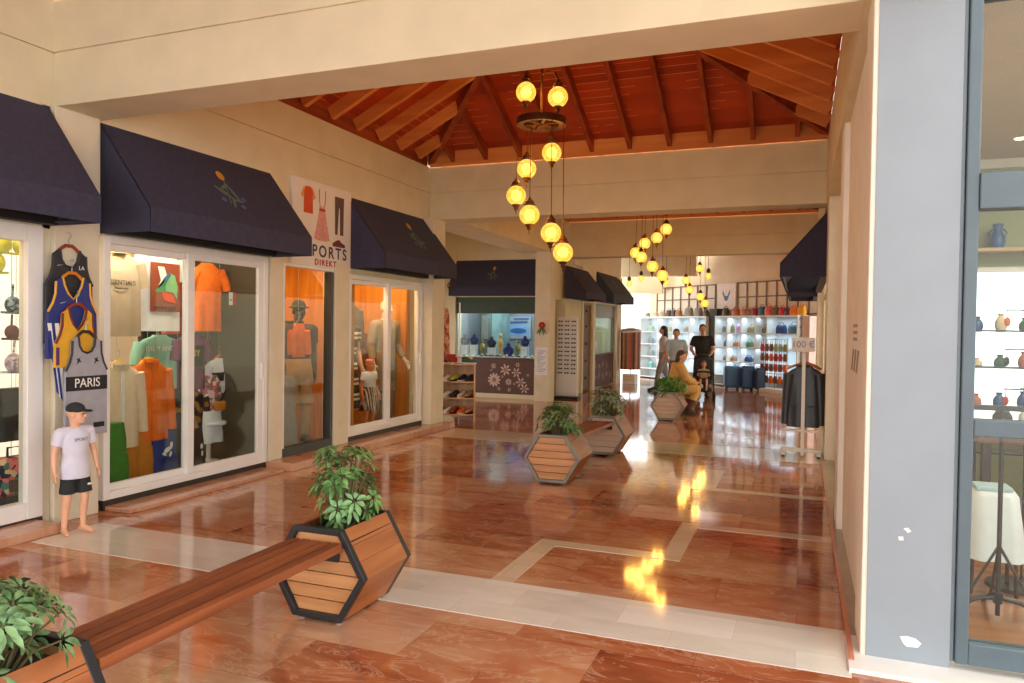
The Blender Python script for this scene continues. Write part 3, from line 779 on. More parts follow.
def bench(label, x, y0, y1, xe):
    L = y1 - y0
    r = thing('bench', label, 'bench', (x, y0, .40), -math.atan2(xe - x, L))
    n = 5; w_ = .335
    for k in range(n):
        xx = -w_ / 2 + (k + .5) * w_ / n
        MB().box(xx - .0245, xx + .0245, .0, L, .006, .052).build('slat', m_bench, r, bevel=.003)
    MB().box(-.13, .13, .0, L, -.001, .008).build('gap_shade_plate', PM('gap_shade_dark', (24, 22, 22), .6, .1), r)  # dark plate added under the slats; shade of the gaps put into its colour
    for q in (-.0, L): MB().box(-.14, .14, q - .01, q + .01, -.05, .006).build('bracket', m_fr, r)
    return r
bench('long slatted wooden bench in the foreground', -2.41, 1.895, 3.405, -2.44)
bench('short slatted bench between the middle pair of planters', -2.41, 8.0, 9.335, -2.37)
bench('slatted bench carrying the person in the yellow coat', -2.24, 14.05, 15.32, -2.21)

# ------------------------------------------------------------------ plants
m_stem = PM('plant_stem', (104, 96, 60), .7, .1)
def leaf(mb, base, d, up, L, W, droop=.25, n=5):
    d = V(d).normalized(); s = d.cross(V(up))
    if s.length < 1e-4: s = d.cross(V((1, 0, 0)))
    s.normalize(); u = s.cross(d).normalized()
    rows = []
    prof = (.12, .75, 1.0, .8, .06)
    for i in range(n):
        t = i / (n - 1)
        c = V(base) + d * L * t - V((0, 0, 1)) * droop * L * t * t
        ww = W * prof[i]
        rows.append([c - s * ww + u * ww * .35, c, c + s * ww + u * ww * .35])
    vs = [p for r in rows for p in r]; fs = []
    for i in range(n - 1):
        for j in (0, 1): fs.append((i * 3 + j, i * 3 + j + 1, i * 3 + j + 4, i * 3 + j + 3))
    mb._add(vs, fs)
def leafmat(nm, c, c2, rough=.35): return PM(nm, c, rough, .2, 16, c2=c2, spec=.5)
def shrub(label, loc, h, spread, ncl, L, W, mat, nl=7, nst=6, seed=1, zmin=.15, cat='plant', up=.35):
    rnd = random.Random(seed)
    r = thing('umbrella_plant', label, cat, loc)
    lv = MB(); st = MB()
    for k in range(ncl):
        a = rnd.uniform(0, 2 * PI); q = math.sqrt(rnd.random()); z = h * (zmin + (1 - zmin) * rnd.random() ** .8)
        lim = spread * (1.0 - .45 * max(0, (z / h - .55)) / .45)
        p = V((math.cos(a) * q * lim, math.sin(a) * q * lim, z))
        b = V((p.x * .25, p.y * .25, -.02))
        st.tube([b, b.lerp(p, .5) + V((0, 0, .04)), p], [.006, .0045, .003], 5)
        axis = (p - V((0, 0, h * .2))).normalized()
        e1 = axis.cross(V((0, 0, 1))); e1 = e1.normalized() if e1.length > .01 else V((1, 0, 0)); e2 = axis.cross(e1)
        o = rnd.random() * 6
        for i in range(nl):
            t = o + 2 * PI * i / nl
            d = (e1 * math.cos(t) + e2 * math.sin(t)) + axis * up
            leaf(lv, p + d * .015, d, axis, L * rnd.uniform(.75, 1.1), W * rnd.uniform(.8, 1.1), rnd.uniform(.2, .45))
    lv.build('foliage', mat, r, smooth=True, angle=80)
    st.build('stem', m_stem, r)
    return r
mg1 = leafmat('leaf_green', (66, 112, 56), (118, 164, 96)); mg2 = leafmat('leaf_green_light', (62, 104, 58), (132, 170, 116)); mg3 = leafmat('leaf_dark', (54, 92, 46), (108, 146, 84)); mg4 = leafmat('leaf_bright', (50, 110, 30), (96, 156, 56)); mg5 = leafmat('leaf_grey', (84, 110, 76), (150, 172, 138))
shrub('umbrella plant with broad glossy leaves at the bottom left corner', (-2.43, 1.62, .458), .29, .27, 72, .062, .0135, mg2, 7, seed=4, zmin=.2, up=.3)
shrub('tall umbrella plant in the planter at the bench end', (-2.45, 3.68, .458), .46, .22, 74, .062, .0145, mg1, 7, seed=6, up=.15)
shrub('leafy green plant in the front planter of the middle pair', (-2.42, 7.72, .455), .34, .24, 64, .065, .016, mg3, 6, seed=8, up=.5)
shrub('pale grey green plant in the rear planter of the middle pair', (-2.38, 9.63, .455), .36, .27, 70, .065, .015, mg5, 6, seed=9, up=.5)
shrub('bright green bushy plant beside the person in the yellow coat', (-2.23, 13.76, .455), .27, .28, 90, .1, .012, mg4, 6, seed=10, up=.7)
# ------------------------------------------------------------------ figures: one continuous body each, clothing and hair as parts
TORSO = [(.78, .10, .085), (.86, .155, .11), (.93, .168, .115), (1.06, .138, .098), (1.18, .15, .108), (1.29, .168, .115), (1.37, .172, .105), (1.43, .135, .08), (1.48, .062, .058)]
def joints(**kw):
    J = dict(pel=(0, 0, .92), neck=(0, .0, 1.48), head=(0, -.025, 1.63),
             shL=(.185, .0, 1.405), elL=(.235, .02, 1.13), wrL=(.25, -.05, .89), shR=(-.185, .0, 1.405), elR=(-.235, .02, 1.13), wrR=(-.25, -.05, .89),
             hipL=(.09, 0, .90), knL=(.10, -.015, .50), anL=(.105, .03, .085), hipR=(-.09, 0, .90), knR=(-.10, -.015, .50), anR=(-.105, .03, .085), toeL=(.13, -.17, .03), toeR=(-.13, -.17, .03))
    J.update(kw); return {k: V(v) for k, v in J.items()}
def rg(c, hw, hd, n=22, ph=0.0, amp=0.0):
    return [V((c.x + hw * math.cos(2 * PI * k / n), c.y + hd * math.sin(2 * PI * k / n) + amp * math.sin(k * 3.0 + ph), c.z)) for k in range(n)]
def spine(J, z):
    t = (z - .92) / (1.48 - .92)
    return J['pel'].lerp(J['neck'], t) if t >= 0 else V((J['pel'].x, J['pel'].y, J['pel'].z + (z - .92)))
def torso(mb, J, inf=0.0, z0=.78, z1=1.48, flare=0.0, wide=1.0):
    rings = []
    for (z, a, b) in TORSO:
        if z < z0 - 1e-6 or z > z1 + 1e-6: continue
        e = inf if z < 1.46 else inf * .4
        rings.append(rg(spine(J, z), a * wide + e, b * wide + e))
    mb.loft(rings)
def hand(mb, wr, d, side, r=.0085, curl=.35, fwd=V((0, -1, 0))):
    """palm, four unequal bent fingers and a thumb leaving the side of the palm"""
    d = V(d).normalized(); fwd = (fwd - d * fwd.dot(d)).normalized(); lat = d.cross(fwd).normalized()
    inn = -side * lat if False else lat * (1 if lat.x * side < 0 else -1)   # towards the body
    R = Matrix((fwd, inn, d)).transposed()
    c = wr + d * .045
    mb.ell(c, (.04, .016, .05), R.to_euler())
    for i, L in enumerate((.062, .072, .068, .054)):
        b = wr + d * .085 + fwd * (.028 - i * .0185)
        k1 = b + d * L * .5 + inn * L * curl * .25; k2 = k1 + d * L * .45 + inn * L * curl * .75
        mb.cap(wr + d * .05 + fwd * (.024 - i * .016), b, r * 1.1, r * 1.05, 8); mb.cap(b, k1, r * 1.05, r, 8); mb.cap(k1, k2, r, r * .85, 8)
    t0 = wr + d * .022 + fwd * .026; t1 = t0 + d * .035 + fwd * .032 + inn * .008; t2 = t1 + d * .034 + fwd * .006 + inn * .008
    mb.cap(t0, t1, r * 1.35, r * 1.15, 8); mb.cap(t1, t2, r * 1.15, r * .9, 8)
def foot(mb, an, toe, inf=0.0):
    d = (V((toe.x, toe.y, 0)) - V((an.x, an.y, 0))); d.normalize()
    heel = V((an.x, an.y, .035)) - d * .045
    heel.z = toe.z + .01
    mb.cap(an, heel + V((0, 0, .0)), .036 + inf, .03 + inf, 10)
    mb.cap(heel, toe, .031 + inf, .024 + inf, 10); mb.cap(an + d * .02 - V((0, 0, .01)), toe + V((0, 0, .004)), .034 + inf, .022 + inf, 10)
    for s in (-1, 1):
        lat = V((-d.y, d.x, 0)); mb.cap(toe - d * .05 + lat * .018 * s, toe + d * .012 + lat * .018 * s, .021 + inf, .015 + inf, 8)
def headmesh(mb, J, hs=1.0, yawh=0.0, tilt=0.0, face=True):
    H = J['head']; R = Euler((tilt, 0, yawh)).to_matrix()
    P = lambda x, y, z: H + R @ (V((x, y, z)) * hs)
    e = (tilt, 0, yawh)
    mb.ell(P(0, .012, .03), (.074 * hs, .092 * hs, .088 * hs), e, 18, 12)
    mb.ell(P(0, -.018, -.035), (.058 * hs, .07 * hs, .075 * hs), e, 18, 12)
    mb.ell(P(0, -.058, -.078), (.03 * hs, .026 * hs, .024 * hs), e)
    mb.cap(J['neck'] + V((0, .005, -.03)), P(0, .02, -.04), .056, .05 * hs, 14)
    if face:
        mb.cap(P(0, -.083, .012), P(0, -.104, -.022), .009 * hs, .015 * hs, 8)
        for s in (-1, 1):
            mb.ell(P(s * .012, -.092, -.027), (.009 * hs, .009 * hs, .007 * hs), e)
            mb.ell(P(s * .030, -.078, .022), (.022 * hs, .012 * hs, .008 * hs), e)
            mb.ell(P(s * .045, -.058, -.02), (.02 * hs, .02 * hs, .02 * hs), e)
        mb.ell(P(0, -.083, -.052), (.024 * hs, .012 * hs, .007 * hs), e)
        mb.ell(P(0, -.081, -.064), (.02 * hs, .012 * hs, .008 * hs), e)
    for s in (-1, 1): mb.ell(P(s * .077, .012, -.005), (.01 * hs, .02 * hs, .033 * hs), e)
    return P
def body_mesh(mb, J, hs, yawh, tilt, fat=1.0, hands=True, feet=True, face=True):
    torso(mb, J, 0, wide=fat)
    P = headmesh(mb, J, hs, yawh, tilt, face)
    for s in 'LR':
        sg_ = 1 if s == 'L' else -1
        mb.cap(spine(J, 1.40), J['sh' + s], .07, .056 * fat, 12)
        mb.cap(J['sh' + s], J['el' + s], .052 * fat, .04 * fat); mb.cap(J['el' + s], J['wr' + s], .041 * fat, .027 * fat)
        d = J['wr' + s] - J['el' + s]
        if hands: hand(mb, J['wr' + s], d, sg_)
        mb.cap(J['hip' + s], J['kn' + s], .085 * fat, .054 * fat)
        cm = J['kn' + s].lerp(J['an' + s], .3) + V((0, .018, 0))
        mb.cap(J['kn' + s], cm, .052 * fat, .054 * fat); mb.cap(cm, J['an' + s], .053 * fat, .034 * fat)
        if feet: foot(mb, J['an' + s], J['toe' + s])
    return P
def sleeve(mb, J, s, t, inf=.012, fat=1.0):
    """covers the arm from the shoulder down to t (1 = elbow, 2 = wrist)"""
    a, b, c = J['sh' + s], J['el' + s], J['wr' + s]
    mb.cap(spine(J, 1.40), a, .07 + inf, .058 * fat + inf, 12)
    e = a.lerp(b, min(t, 1)); mb.tube([a, a.lerp(e, .5), e], [.056 * fat + inf, .054 * fat + inf, .052 * fat + inf - .006 * (1 if t >= 1 else 0)], 14)
    if t > 1:
        mb.ell(b, [.046 * fat + inf] * 3); e2 = b.lerp(c, t - 1); mb.tube([b, b.lerp(e2, .5), e2], [.044 * fat + inf, .04 * fat + inf, .034 * fat + inf], 14)
def legcloth(mb, J, s, t, inf=.014, fat=1.0, flare=0.0):
    a, b, c = J['hip' + s], J['kn' + s], J['an' + s]
    e = a.lerp(b, min(t, 1)); mb.tube([a + V((0, 0, .02)), a.lerp(e, .5), e], [.088 * fat + inf, .078 * fat + inf, .066 * fat + inf + flare], 14)
    if t > 1:
        mb.ell(b, [.058 * fat + inf] * 3); e2 = b.lerp(c, t - 1); mb.tube([b, b.lerp(e2, .5), e2], [.058 * fat + inf, .058 * fat + inf, .046 * fat + inf + flare], 14)
def figure(name, label, cat, loc, rot, h, J, skin, wear, hs=1.0, yawh=0.0, tilt=0.0, fat=1.0, vox=.009, face=True, eyes=True, hands=True, group=None):
    r = thing(name, label, cat, loc, rot, group); k = h / 1.75
    S = Matrix.Diagonal((k, k, k, 1))
    def fin(mb, nm, m, rm=vox, **kw): mb.xf(S); return mb.build(nm, m, r, remesh=rm, **kw)
    mb = MB(); P = body_mesh(mb, J, hs, yawh, tilt, fat, hands, face=face); body = fin(mb, 'body', skin, relax=2)
    if eyes:
        for s in (-1, 1):
            MB().ell(P(s * .03, -.083, .006), (.012 * hs, .007 * hs, .007 * hs)).xf(S).build('eye', PM('eye_dark', (46, 34, 28), .3), r, smooth=True)
    for it in wear:
        kind, m = it[0], it[1]; o = it[2] if len(it) > 2 else {}
        mb = MB()
        if kind in ('tee', 'shirt', 'coat'):
            inf = o.get('inf', .014); torso(mb, J, inf, o.get('z0', .86), 1.48, wide=fat)
            if o.get('hem'):
                z0, a, b = o['hem']; rs = []
                for t in (0, .33, .66, 1):
                    zz = .93 + (z0 - .93) * t; rs.append(rg(spine(J, zz) if zz > .8 else V((J['pel'].x, J['pel'].y, zz + J['pel'].z - .92)), .17 + inf + (a - .17 - inf) * t, .118 + inf + (b - .118 - inf) * t, 26, amp=.006 * t))
                mb.loft(rs)
            for s in 'LR': sleeve(mb, J, s, o.get('sl', .55), inf, fat)
            if o.get('lt'):
                for s in 'LR': legcloth(mb, J, s, o['lt'], .035, fat, .02)
            part = fin(mb, {'tee': 't_shirt', 'shirt': 'shirt', 'coat': 'coat'}[kind], m)
        elif kind in ('shorts', 'trousers'):
            inf = .013; torso(mb, J, inf + .004, .78, 1.06, wide=fat)
            for s in 'LR': legcloth(mb, J, s, o.get('t', .55 if kind == 'shorts' else 1.93), inf, fat, o.get('fl', .012))
            part = fin(mb, kind, m)
        elif kind in ('skirt', 'dress'):
            z1, a, b = o['hem']; zt = o.get('zt', 1.08); rs = []
            for i in range(7):
                t = i / 6; zz = zt + (z1 - zt) * t; rs.append(rg(V((J['pel'].x, J['pel'].y, zz)), .148 + (a - .148) * t ** .7, .108 + (b - .108) * t ** .7, 40, amp=.014 * t))
            mb.loft(rs)
            if kind == 'dress':
                torso(mb, J, .014, 1.06, 1.43)
                for s in 'LR': sleeve(mb, J, s, o.get('sl', .5), .012)
            part = fin(mb, kind, m)
        elif kind == 'shoes':
            for s in 'LR':
                mb = MB(); foot(mb, J['an' + s], J['toe' + s], .008)
                if o.get('boot'): mb.cap(J['an' + s], J['an' + s].lerp(J['kn' + s], o['boot']), .046, .06)
                fin(mb, 'shoe', m)
        elif kind == 'cap':
            e = (tilt, 0, yawh); mb.ell(P(0, .008, .062), (.084 * hs, .1 * hs, .072 * hs), e, 20, 12)
            mb.cap(P(-.035, -.085, .045), P(-.03, -.15, .032), .012 * hs, .01 * hs); mb.cap(P(.035, -.085, .045), P(.03, -.15, .032), .012 * hs, .01 * hs); mb.cap(P(0, -.09, .05), P(0, -.165, .036), .012 * hs, .01 * hs)
            mb.ell(P(0, -.11, .042), (.06 * hs, .055 * hs, .011 * hs), e); mb.ell(P(0, .008, .135), (.01, .01, .008), e)
            fin(mb, 'cap', m, vox * .8)
        elif kind == 'hat':
            e = (tilt, 0, yawh); mb.ell(P(0, .008, .075), (.082 * hs, .1 * hs, .075 * hs), e); mb.ell(P(0, .0, .05), (.135 * hs, .15 * hs, .013 * hs), e); fin(mb, 'hat', m)
        elif kind == 'band':
            e = (tilt, 0, yawh); mb.lathe([(.082 * hs, -.018), (.088 * hs, 0), (.08 * hs, .025), (.05 * hs, .05)], (0, 0, 0), 18); mb.xf(Matrix.Translation(P(0, .012, .07)) @ Euler(e).to_matrix().to_4x4()); mb.xf(S); mb.build('headband', m, r, smooth=True)
        elif kind == 'hair':
            e = (tilt, 0, yawh); mb.ell(P(0, .024, .052), (.083 * hs, .094 * hs, .082 * hs), e, 18, 12)
            L = o.get('len', 0)
            for s in (-1, 1): mb.cap(P(s * .068, .02, .03), P(s * .068, .03, -.02 - L * .5), .022 * hs, .02 * hs)
            mb.ell(P(0, .055, .0), (.068 * hs, .055 * hs, .08 * hs), e)
            if L: mb.cap(P(0, .07, 0), P(0, .085, -L), .062 * hs, .045 * hs); mb.cap(P(.04, .06, 0), P(.05, .07, -L * .9), .04 * hs, .035 * hs); mb.cap(P(-.04, .06, 0), P(-.05, .07, -L * .9), .04 * hs, .035 * hs)
            fin(mb, 'hair', m)
        elif kind == 'text':
            M = Matrix.Diagonal((k, k, k, 1)) @ facing(o['at'], o.get('n', (0, -1, .0)))
            text('print', o['s'], o['size'], m, r, M)
        elif kind == 'patch':
            M = Matrix.Diagonal((k, k, k, 1)) @ facing(o['at'], o.get('n', (0, -1, .0)))
            flat(mb, o['pts'], M); mb.build('print', m, r)
    return r

m_skin = PM('skin', (214, 160, 128), .5, .05, 8); m_skin_m = PM('mannequin_skin', (226, 172, 138), .4, .03, 6); m_skin_o = PM('mannequin_skin_tan', (206, 126, 70), .4, .03, 6); m_mann_w = PM('mannequin_pale', (226, 206, 180), .4, .03, 6); m_mann_k = PM('mannequin_dark', (58, 46, 40), .4, .05)
f_white = PM('cotton_white', (228, 228, 232), .85, .03, 14, bump=.08); f_lav = PM('cotton_pale_lavender', (214, 212, 226), .85, .04, 14, bump=.08)
f_black = PM('cotton_black', (38, 40, 42), .85, .12, 16, bump=.08); f_grey = PM('cotton_grey', (150, 150, 156), .85, .06, 16, bump=.08); f_beige = PM('cotton_beige', (186, 164, 140), .85, .05, 14, bump=.08)
f_cream = PM('linen_cream', (226, 202, 174), .85, .05, 18, bump=.1); f_orange = PM('cotton_orange', (222, 108, 22), .8, .07, 14, bump=.1); f_orange2 = PM('cotton_bright_orange', (240, 118, 36), .8, .1, 12, bump=.1)
f_mint = PM('cotton_mint', (150, 206, 186), .85, .05, 14, bump=.08); f_green = PM('cotton_green', (58, 124, 40), .85, .08, 14, bump=.1); f_mustard = PM('cotton_mustard', (192, 122, 30), .85, .06, 14, bump=.1)
f_blue = PM('cotton_royal_blue', (28, 58, 140), .8, .08, 14, bump=.08); f_khaki = PM('cotton_khaki', (186, 148, 102), .85, .06, 14, bump=.1); f_purple = PM('cotton_plum', (112, 62, 92), .85, .08, 14)
f_dkb = PM('cotton_dark_brown', (66, 46, 38), .85, .1, 14, bump=.1); f_red = PM('cotton_red', (178, 46, 34), .8, .08, 14); f_yel = PM('nylon_yellow', (226, 170, 44), .6, .05, 14); f_nblue = PM('nylon_blue', (38, 52, 126), .6, .06, 14)
f_jblack = PM('nylon_black', (44, 44, 50), .6, .08, 14); f_jgrey = PM('nylon_grey', (160, 160, 168), .6, .05, 14); f_ptrim = PM('trim_purple', (84, 50, 110), .7)
f_leather = PM('leather_black', (48, 52, 60), .38, .12, 20, bump=.15)

# the child mannequin in front of the pilaster
Jb = joints(head=(0, -.02, 1.60), neck=(0, 0, 1.43), shL=(.19, .01, 1.36), elL=(.27, .03, 1.10), wrL=(.285, -.03, .86), shR=(-.19, .01, 1.36), elR=(-.26, .04, 1.10), wrR=(-.285, -.02, .86),
            hipL=(.09, 0, .86), hipR=(-.09, 0, .86), knL=(.115, -.03, .47), anL=(.12, .02, .075), knR=(-.10, .01, .47), anR=(-.115, .05, .075), toeL=(.15, -.15, .028), toeR=(-.16, -.11, .028))
figure('child_mannequin', 'child mannequin in black cap, pale t-shirt and black shorts standing on the white tiles', 'mannequin', (-5.17, 4.13, .003), PI / 2 - .15, 1.0, Jb, m_skin_m,
       [('tee', f_lav, dict(sl=.62, z0=.86, inf=.02, hem=(.75, .19, .145))), ('shorts', f_black, dict(t=.8, fl=.022)), ('cap', f_black),
        ('text', PM('print_grey', (120, 120, 140), .8), dict(s='SPORT', size=.062, at=(0, -.142, 1.27))),
        ('patch', f_white, dict(at=(.12, -.12, .66), pts=[(-.02, -.012), (.03, -.012), (.03, .014), (-.02, .014)]))],
       hs=1.2, yawh=.75, vox=.0055)
# ------------------------------------------------------------------ clothes on hangers. local -Y is the front; rot = +90 deg turns it to the corridor
EAST = PI / 2
m_hang_o = PM('hanger_orange', (222, 132, 34), .4); m_hang_w = wood_mat('hanger_wood', (170, 96, 44), (196, 122, 66), 0, .4); m_hang_r = PM('hanger_red', (150, 58, 36), .4); m_hang_k = PM('hanger_dark', (62, 48, 42), .4); m_hook = PM('hook_steel', (180, 176, 168), .3, metal=.8); m_hang_y = PM('hanger_yellow', (232, 186, 40), .4)
def hanger(label, loc, rot, mat, w=.2, group=None):
    r = thing('coat_hanger', label, 'hanger', loc, rot, group)
    MB().tube([(-w, 0, -.075), (-w * .6, 0, -.03), (-.03, 0, .0), (.03, 0, .0), (w * .6, 0, -.03), (w, 0, -.075)], [.009, .013, .014, .014, .013, .009], 8).build('shoulder_bar', mat, r, smooth=True)
    MB().tube([(0, 0, 0), (0, 0, .05), (.018, 0, .07), (.022, 0, .092), (.004, 0, .108), (-.018, 0, .098)], .0035, 6).build('hook', m_hook, r, smooth=True)
    return r
def sring(z, hw, hd, ph, amp, n=32, cx=0):
    o = []
    for k in range(n):
        a = 2 * PI * k / n; c, s = math.cos(a), math.sin(a)
        x = cx + hw * (abs(c) ** .7) * (1 if c >= 0 else -1); y = hd * (abs(s) ** .8) * (1 if s >= 0 else -1)
        o.append(V((x, y + amp * math.sin(x * 34 + ph + (2 if s > 0 else 0)), z)))
    return o
def top(name, label, cat, loc, rot, hw, L, mat, sl=None, hd=.06, flare=1.0, collar=None, group=None, smat=None, seed=0, neck=.085, placket=None):
    """hanging shirt: origin at the neck; sl = (length, out) for the sleeves"""
    r = thing(name, label, cat, loc, rot, group)
    ph = seed * 1.7
    mb = MB()
    rs = [sring(-L, hw * flare, hd * 1.0, ph, .012), sring(-L * .72, hw * (flare * .6 + .4) * .99, hd, ph, .011), sring(-L * .45, hw * .98, hd, ph + .4, .008), sring(-.2, hw * .96, hd * .95, ph + .8, .004), sring(-.085, hw, hd * .75, 0, 0), sring(-.045, hw * .78, hd * .62, 0, 0), sring(-.012, neck * 1.15, hd * .6, 0, 0), sring(.004, neck, hd * .55, 0, 0)]
    mb.loft(rs, True, True); mb.build('body', mat, r, smooth=True, angle=60)
    if sl:
        for s in (-1, 1):
            ln, out = sl; n = 6; pts = []; rd = []
            for i in range(n + 1):
                t = i / n; pts.append(V((s * (hw * .9 + out * t * (1.2 - .4 * t)), .0 - .01 * t, -.09 - ln * t))); rd.append(.07 - .022 * min(1, t * ln / .5))
            MB().tube(pts, rd, 12).build('sleeve', smat or mat, r, smooth=True, angle=60)
    if -8 < loc[0] < -5.7 and loc[1] < 10.8: MB().tube([(0, hd * .3, 0), (0, hd * .3, 2.55 - loc[2])], .0025, 5).build('hanging_cord', m_hook, r)
    if collar:
        mb = MB()
        for s in (-1, 1): mb.prism([(s * .005, -.02), (s * .09, .02), (s * .095, -.03), (s * .05, -.085)], 'y', -hd * .72, -hd * .6)
        mb.lathe([(.085, -.005), (.08, .03), (.072, .03), (.078, -.005)], (0, 0, 0), 18); mb.build('collar', collar, r)
    if placket:
        mb = MB(); mb.box(-.014, .014, -hd - .012, -hd * .9, -L + .02, -.06); mb.build('placket', placket, r)
    return r
def pants(name, label, cat, loc, rot, hw, L, mat, group=None, short=False, seed=0, legw=.105, hd=.075):
    r = thing(name, label, cat, loc, rot, group)
    if -8 < loc[0] < -5.7 and loc[1] < 10.8: MB().tube([(0, hd * .6, -.01), (0, hd * .6, 2.55 - loc[2])], .0025, 5).build('hanging_cord', m_hook, r)
    mb = MB(); mb.loft([sring(-.30, hw * 1.02, hd * 1.1, seed, .004), sring(-.15, hw, hd * 1.08, seed, .003), sring(0, hw * .9, hd * .8, 0, 0)]); mb.build('waist', mat, r, smooth=True, angle=60)
    for s in (-1, 1):
        mb = MB(); mb.loft([sring(-L, legw * (1.0 if short else .86), hd * 1.0, seed + s, .008, 20, s * hw * .53), sring(-L * .65, legw * .95, hd, seed + s, .008, 20, s * hw * .52), sring(-.28, hw * .53, hd * 1.05, 0, .002, 20, s * hw * .5)]); mb.build('leg', mat, r, smooth=True, angle=60)
    return r
def jersey(label, loc, rot, hw, L, mat, trim, vneck=True, strap=.34, group='basketball jerseys hung down the pilaster'):
    r = thing('basketball_jersey', label, 'jersey', loc, rot, group)
    half = [(hw * 1.02, -L), (hw, -L * .6), (hw * .98, -.27), (hw * .80, -.2), (hw * .70, -.13), (hw * .68, -.03), (hw * .42, .012)]
    nk = [(hw * .34, -.06), (hw * .2, -.12), (0, -.165)] if vneck else [(hw * .36, -.07), (hw * .22, -.115), (0, -.13)]
    out = [(-x, z) for x, z in half][::1] + [(-x, z) for x, z in nk[:-1]] + [nk[-1]] + [(x, z) for x, z in nk[:-1]][::-1] + [(x, z) for x, z in half][::-1]
    mb = MB(); mb.prism(out, 'y', -.016, .012); mb.build('body', mat, r, bevel=.006)
    mb = MB()
    for s in (-1, 1):
        mb.tube([(s * x, -.016, z) for x, z in [half[2], half[3], half[4], half[5]]], .009, 6)
    mb.tube([(-x, -.016, z) for x, z in [half[6]] + nk] + [(x, -.016, z) for x, z in nk[:-1][::-1] + [half[6]]], .009, 6)
    mb.build('trim', trim, r, smooth=True)
    return r
PX = -5.5
def tprint(r, s, size, mat, x, z, y=-.02, sx=1.0):
    return text('print', s, size, mat, r, facing((x, y, z), (0, -1, 0)), sx=sx)
m_pw = PM('print_white', (232, 230, 226), .7); m_pk2 = PM('print_black', (30, 30, 32), .7); m_pr = PM('print_red', (190, 40, 40), .7)
# from the top down, each hung a little in front of the one above
j = jersey('black sleeveless jersey with red side trim, topmost on the pilaster', (-5.530, 4.355, 2.19), EAST, .21, .74, f_jblack, f_jblack, False)
tprint(j, 'LA', .045, m_pw, .1, -.13); mb = MB(); flat(mb, [(-.12, -.005), (-.06, .012), (-.1, -.002), (-.11, .004)], facing((.0, -.02, -.12), (0, -1, 0))); mb.build('print', m_pw, j)
mb = MB(); mb.box(.18, .2, -.02, -.012, -.7, -.3); mb.build('side_stripe', m_pr, j)
hanger('red wooden hanger holding the topmost black jersey', (-5.530, 4.355, 2.235), EAST, m_hang_r, .12)
j = jersey('blue jersey with yellow piping and white striped side below the black jersey', (-5.495, 4.355, 1.97), EAST, .22, .64, f_nblue, f_yel)
mb = MB(); flat(mb, [(-.1, -.005), (-.04, .014), (-.08, -.002), (-.09, .004)], facing((-.02, -.02, -.2), (0, -1, 0))); mb.build('print', m_pw, j)
MB().prism([(-.222, -.36), (-.13, -.36), (-.07, -1.0), (-.135, -.92)], 'y', -.026, -.016).build('side_panel', m_pw, j)
MB().prism([(-.195, -.36), (-.17, -.36), (-.095, -.98), (-.115, -.95)], 'y', -.029, -.0255).build('side_stripe', f_nblue, j)
MB().prism([(-.224, -.42), (-.20, -.42), (-.13, -.93), (-.15, -.90)], 'y', -.029, -.0255).build('side_stripe', f_nblue, j)
hanger('orange wooden hanger holding the blue jersey', (-5.495, 4.355, 2.015), EAST, m_hang_o, .12)
j = jersey('yellow jersey with dark red collar below the blue jersey', (-5.460, 4.37, 1.72), EAST, .195, .46, f_yel, PM('trim_dark_red', (110, 40, 44), .7))
mb = MB(); mb.box(-.19, -.165, -.022, -.012, -.44, -.3); mb.build('side_stripe', f_ptrim, j)
hanger('dark red wooden hanger holding the yellow jersey', (-5.460, 4.37, 1.765), EAST, m_hang_r, .12)
j = jersey('grey jersey with PARIS across a black band, lowest on the pilaster', (-5.425, 4.425, 1.50), EAST, .19, .80, f_jgrey, f_jblack, False)
mb = MB(); mb.box(-.186, .186, -.021, -.012, -.43, -.315); mb.build('chest_band', m_pk2, j); tprint(j, 'PARIS', .105, m_pw, 0, -.372, -.0225, .9)
mb = MB(); 
for s in (-.1, .06): flat(mb, [(0, 0), (.015, .03), (.0, .05), (.02, .045), (.035, .06), (.03, .035), (.05, .02), (.025, .022)], facing((s, -.021, -.22), (0, -1, 0)))
mb.box(.06, .16, -.021, -.013, -.74, -.70)
mb.build('print', m_pk2, j)
hanger('dark brown hanger holding the grey PARIS jersey', (-5.425, 4.425, 1.545), EAST, m_hang_k, .11)

# ---- first shop at the left edge: swimwear on a ply wall
def bikini(label, loc, w, mat, group='bikini tops in the first shop'):
    r = thing('bikini_top', label, 'bikini', loc, EAST, group)
    for s in (-1, 1):
        MB().ell((s * w * .5, -.02, 0), (w * .46, .05, w * .52), (0, s * .25, 0)).build('cup', mat, r, smooth=True)
        MB().tube([(s * w * .55, -.02, w * .45), (s * w * .4, 0, w * 1.2)], .008, 6).build('strap', mat, r, smooth=True)
    MB().tube([(-w * 1.15, -.01, -w * .42), (0, -.035, -w * .46), (w * 1.15, -.01, -w * .42)], .011, 6).build('band', mat, r, smooth=True)
    return r
f_ylime = PM('nylon_lime', (206, 206, 60), .6, .08, 20); f_denim = blot_mat('blue_print', [(96, 118, 146), (60, 74, 104), (140, 156, 176), (40, 48, 70)], 40); f_lilac = blot_mat('lilac_print', [(206, 184, 202), (170, 146, 172), (226, 212, 222), (150, 124, 156)], 50)
bikini('lime yellow swim top hanging highest in the first shop window', (-5.95, 4.17, 2.24), .17, f_ylime)
bikini('second lime yellow swim top below and left of the highest one', (-5.98, 3.97, 2.08), .17, f_ylime)
r = thing('pouch', 'small grey pouch hanging under the lime yellow swim tops', 'pouch', (-5.97, 4.39, 2.05), EAST); MB().box(-.07, .07, -.02, .02, -.09, .06).build('body', f_grey, r, bevel=.02); MB().prism([(-.06, .06), (.06, .06), (0, .16)], 'y', -.012, .012).build('flap', f_jblack, r, bevel=.004)
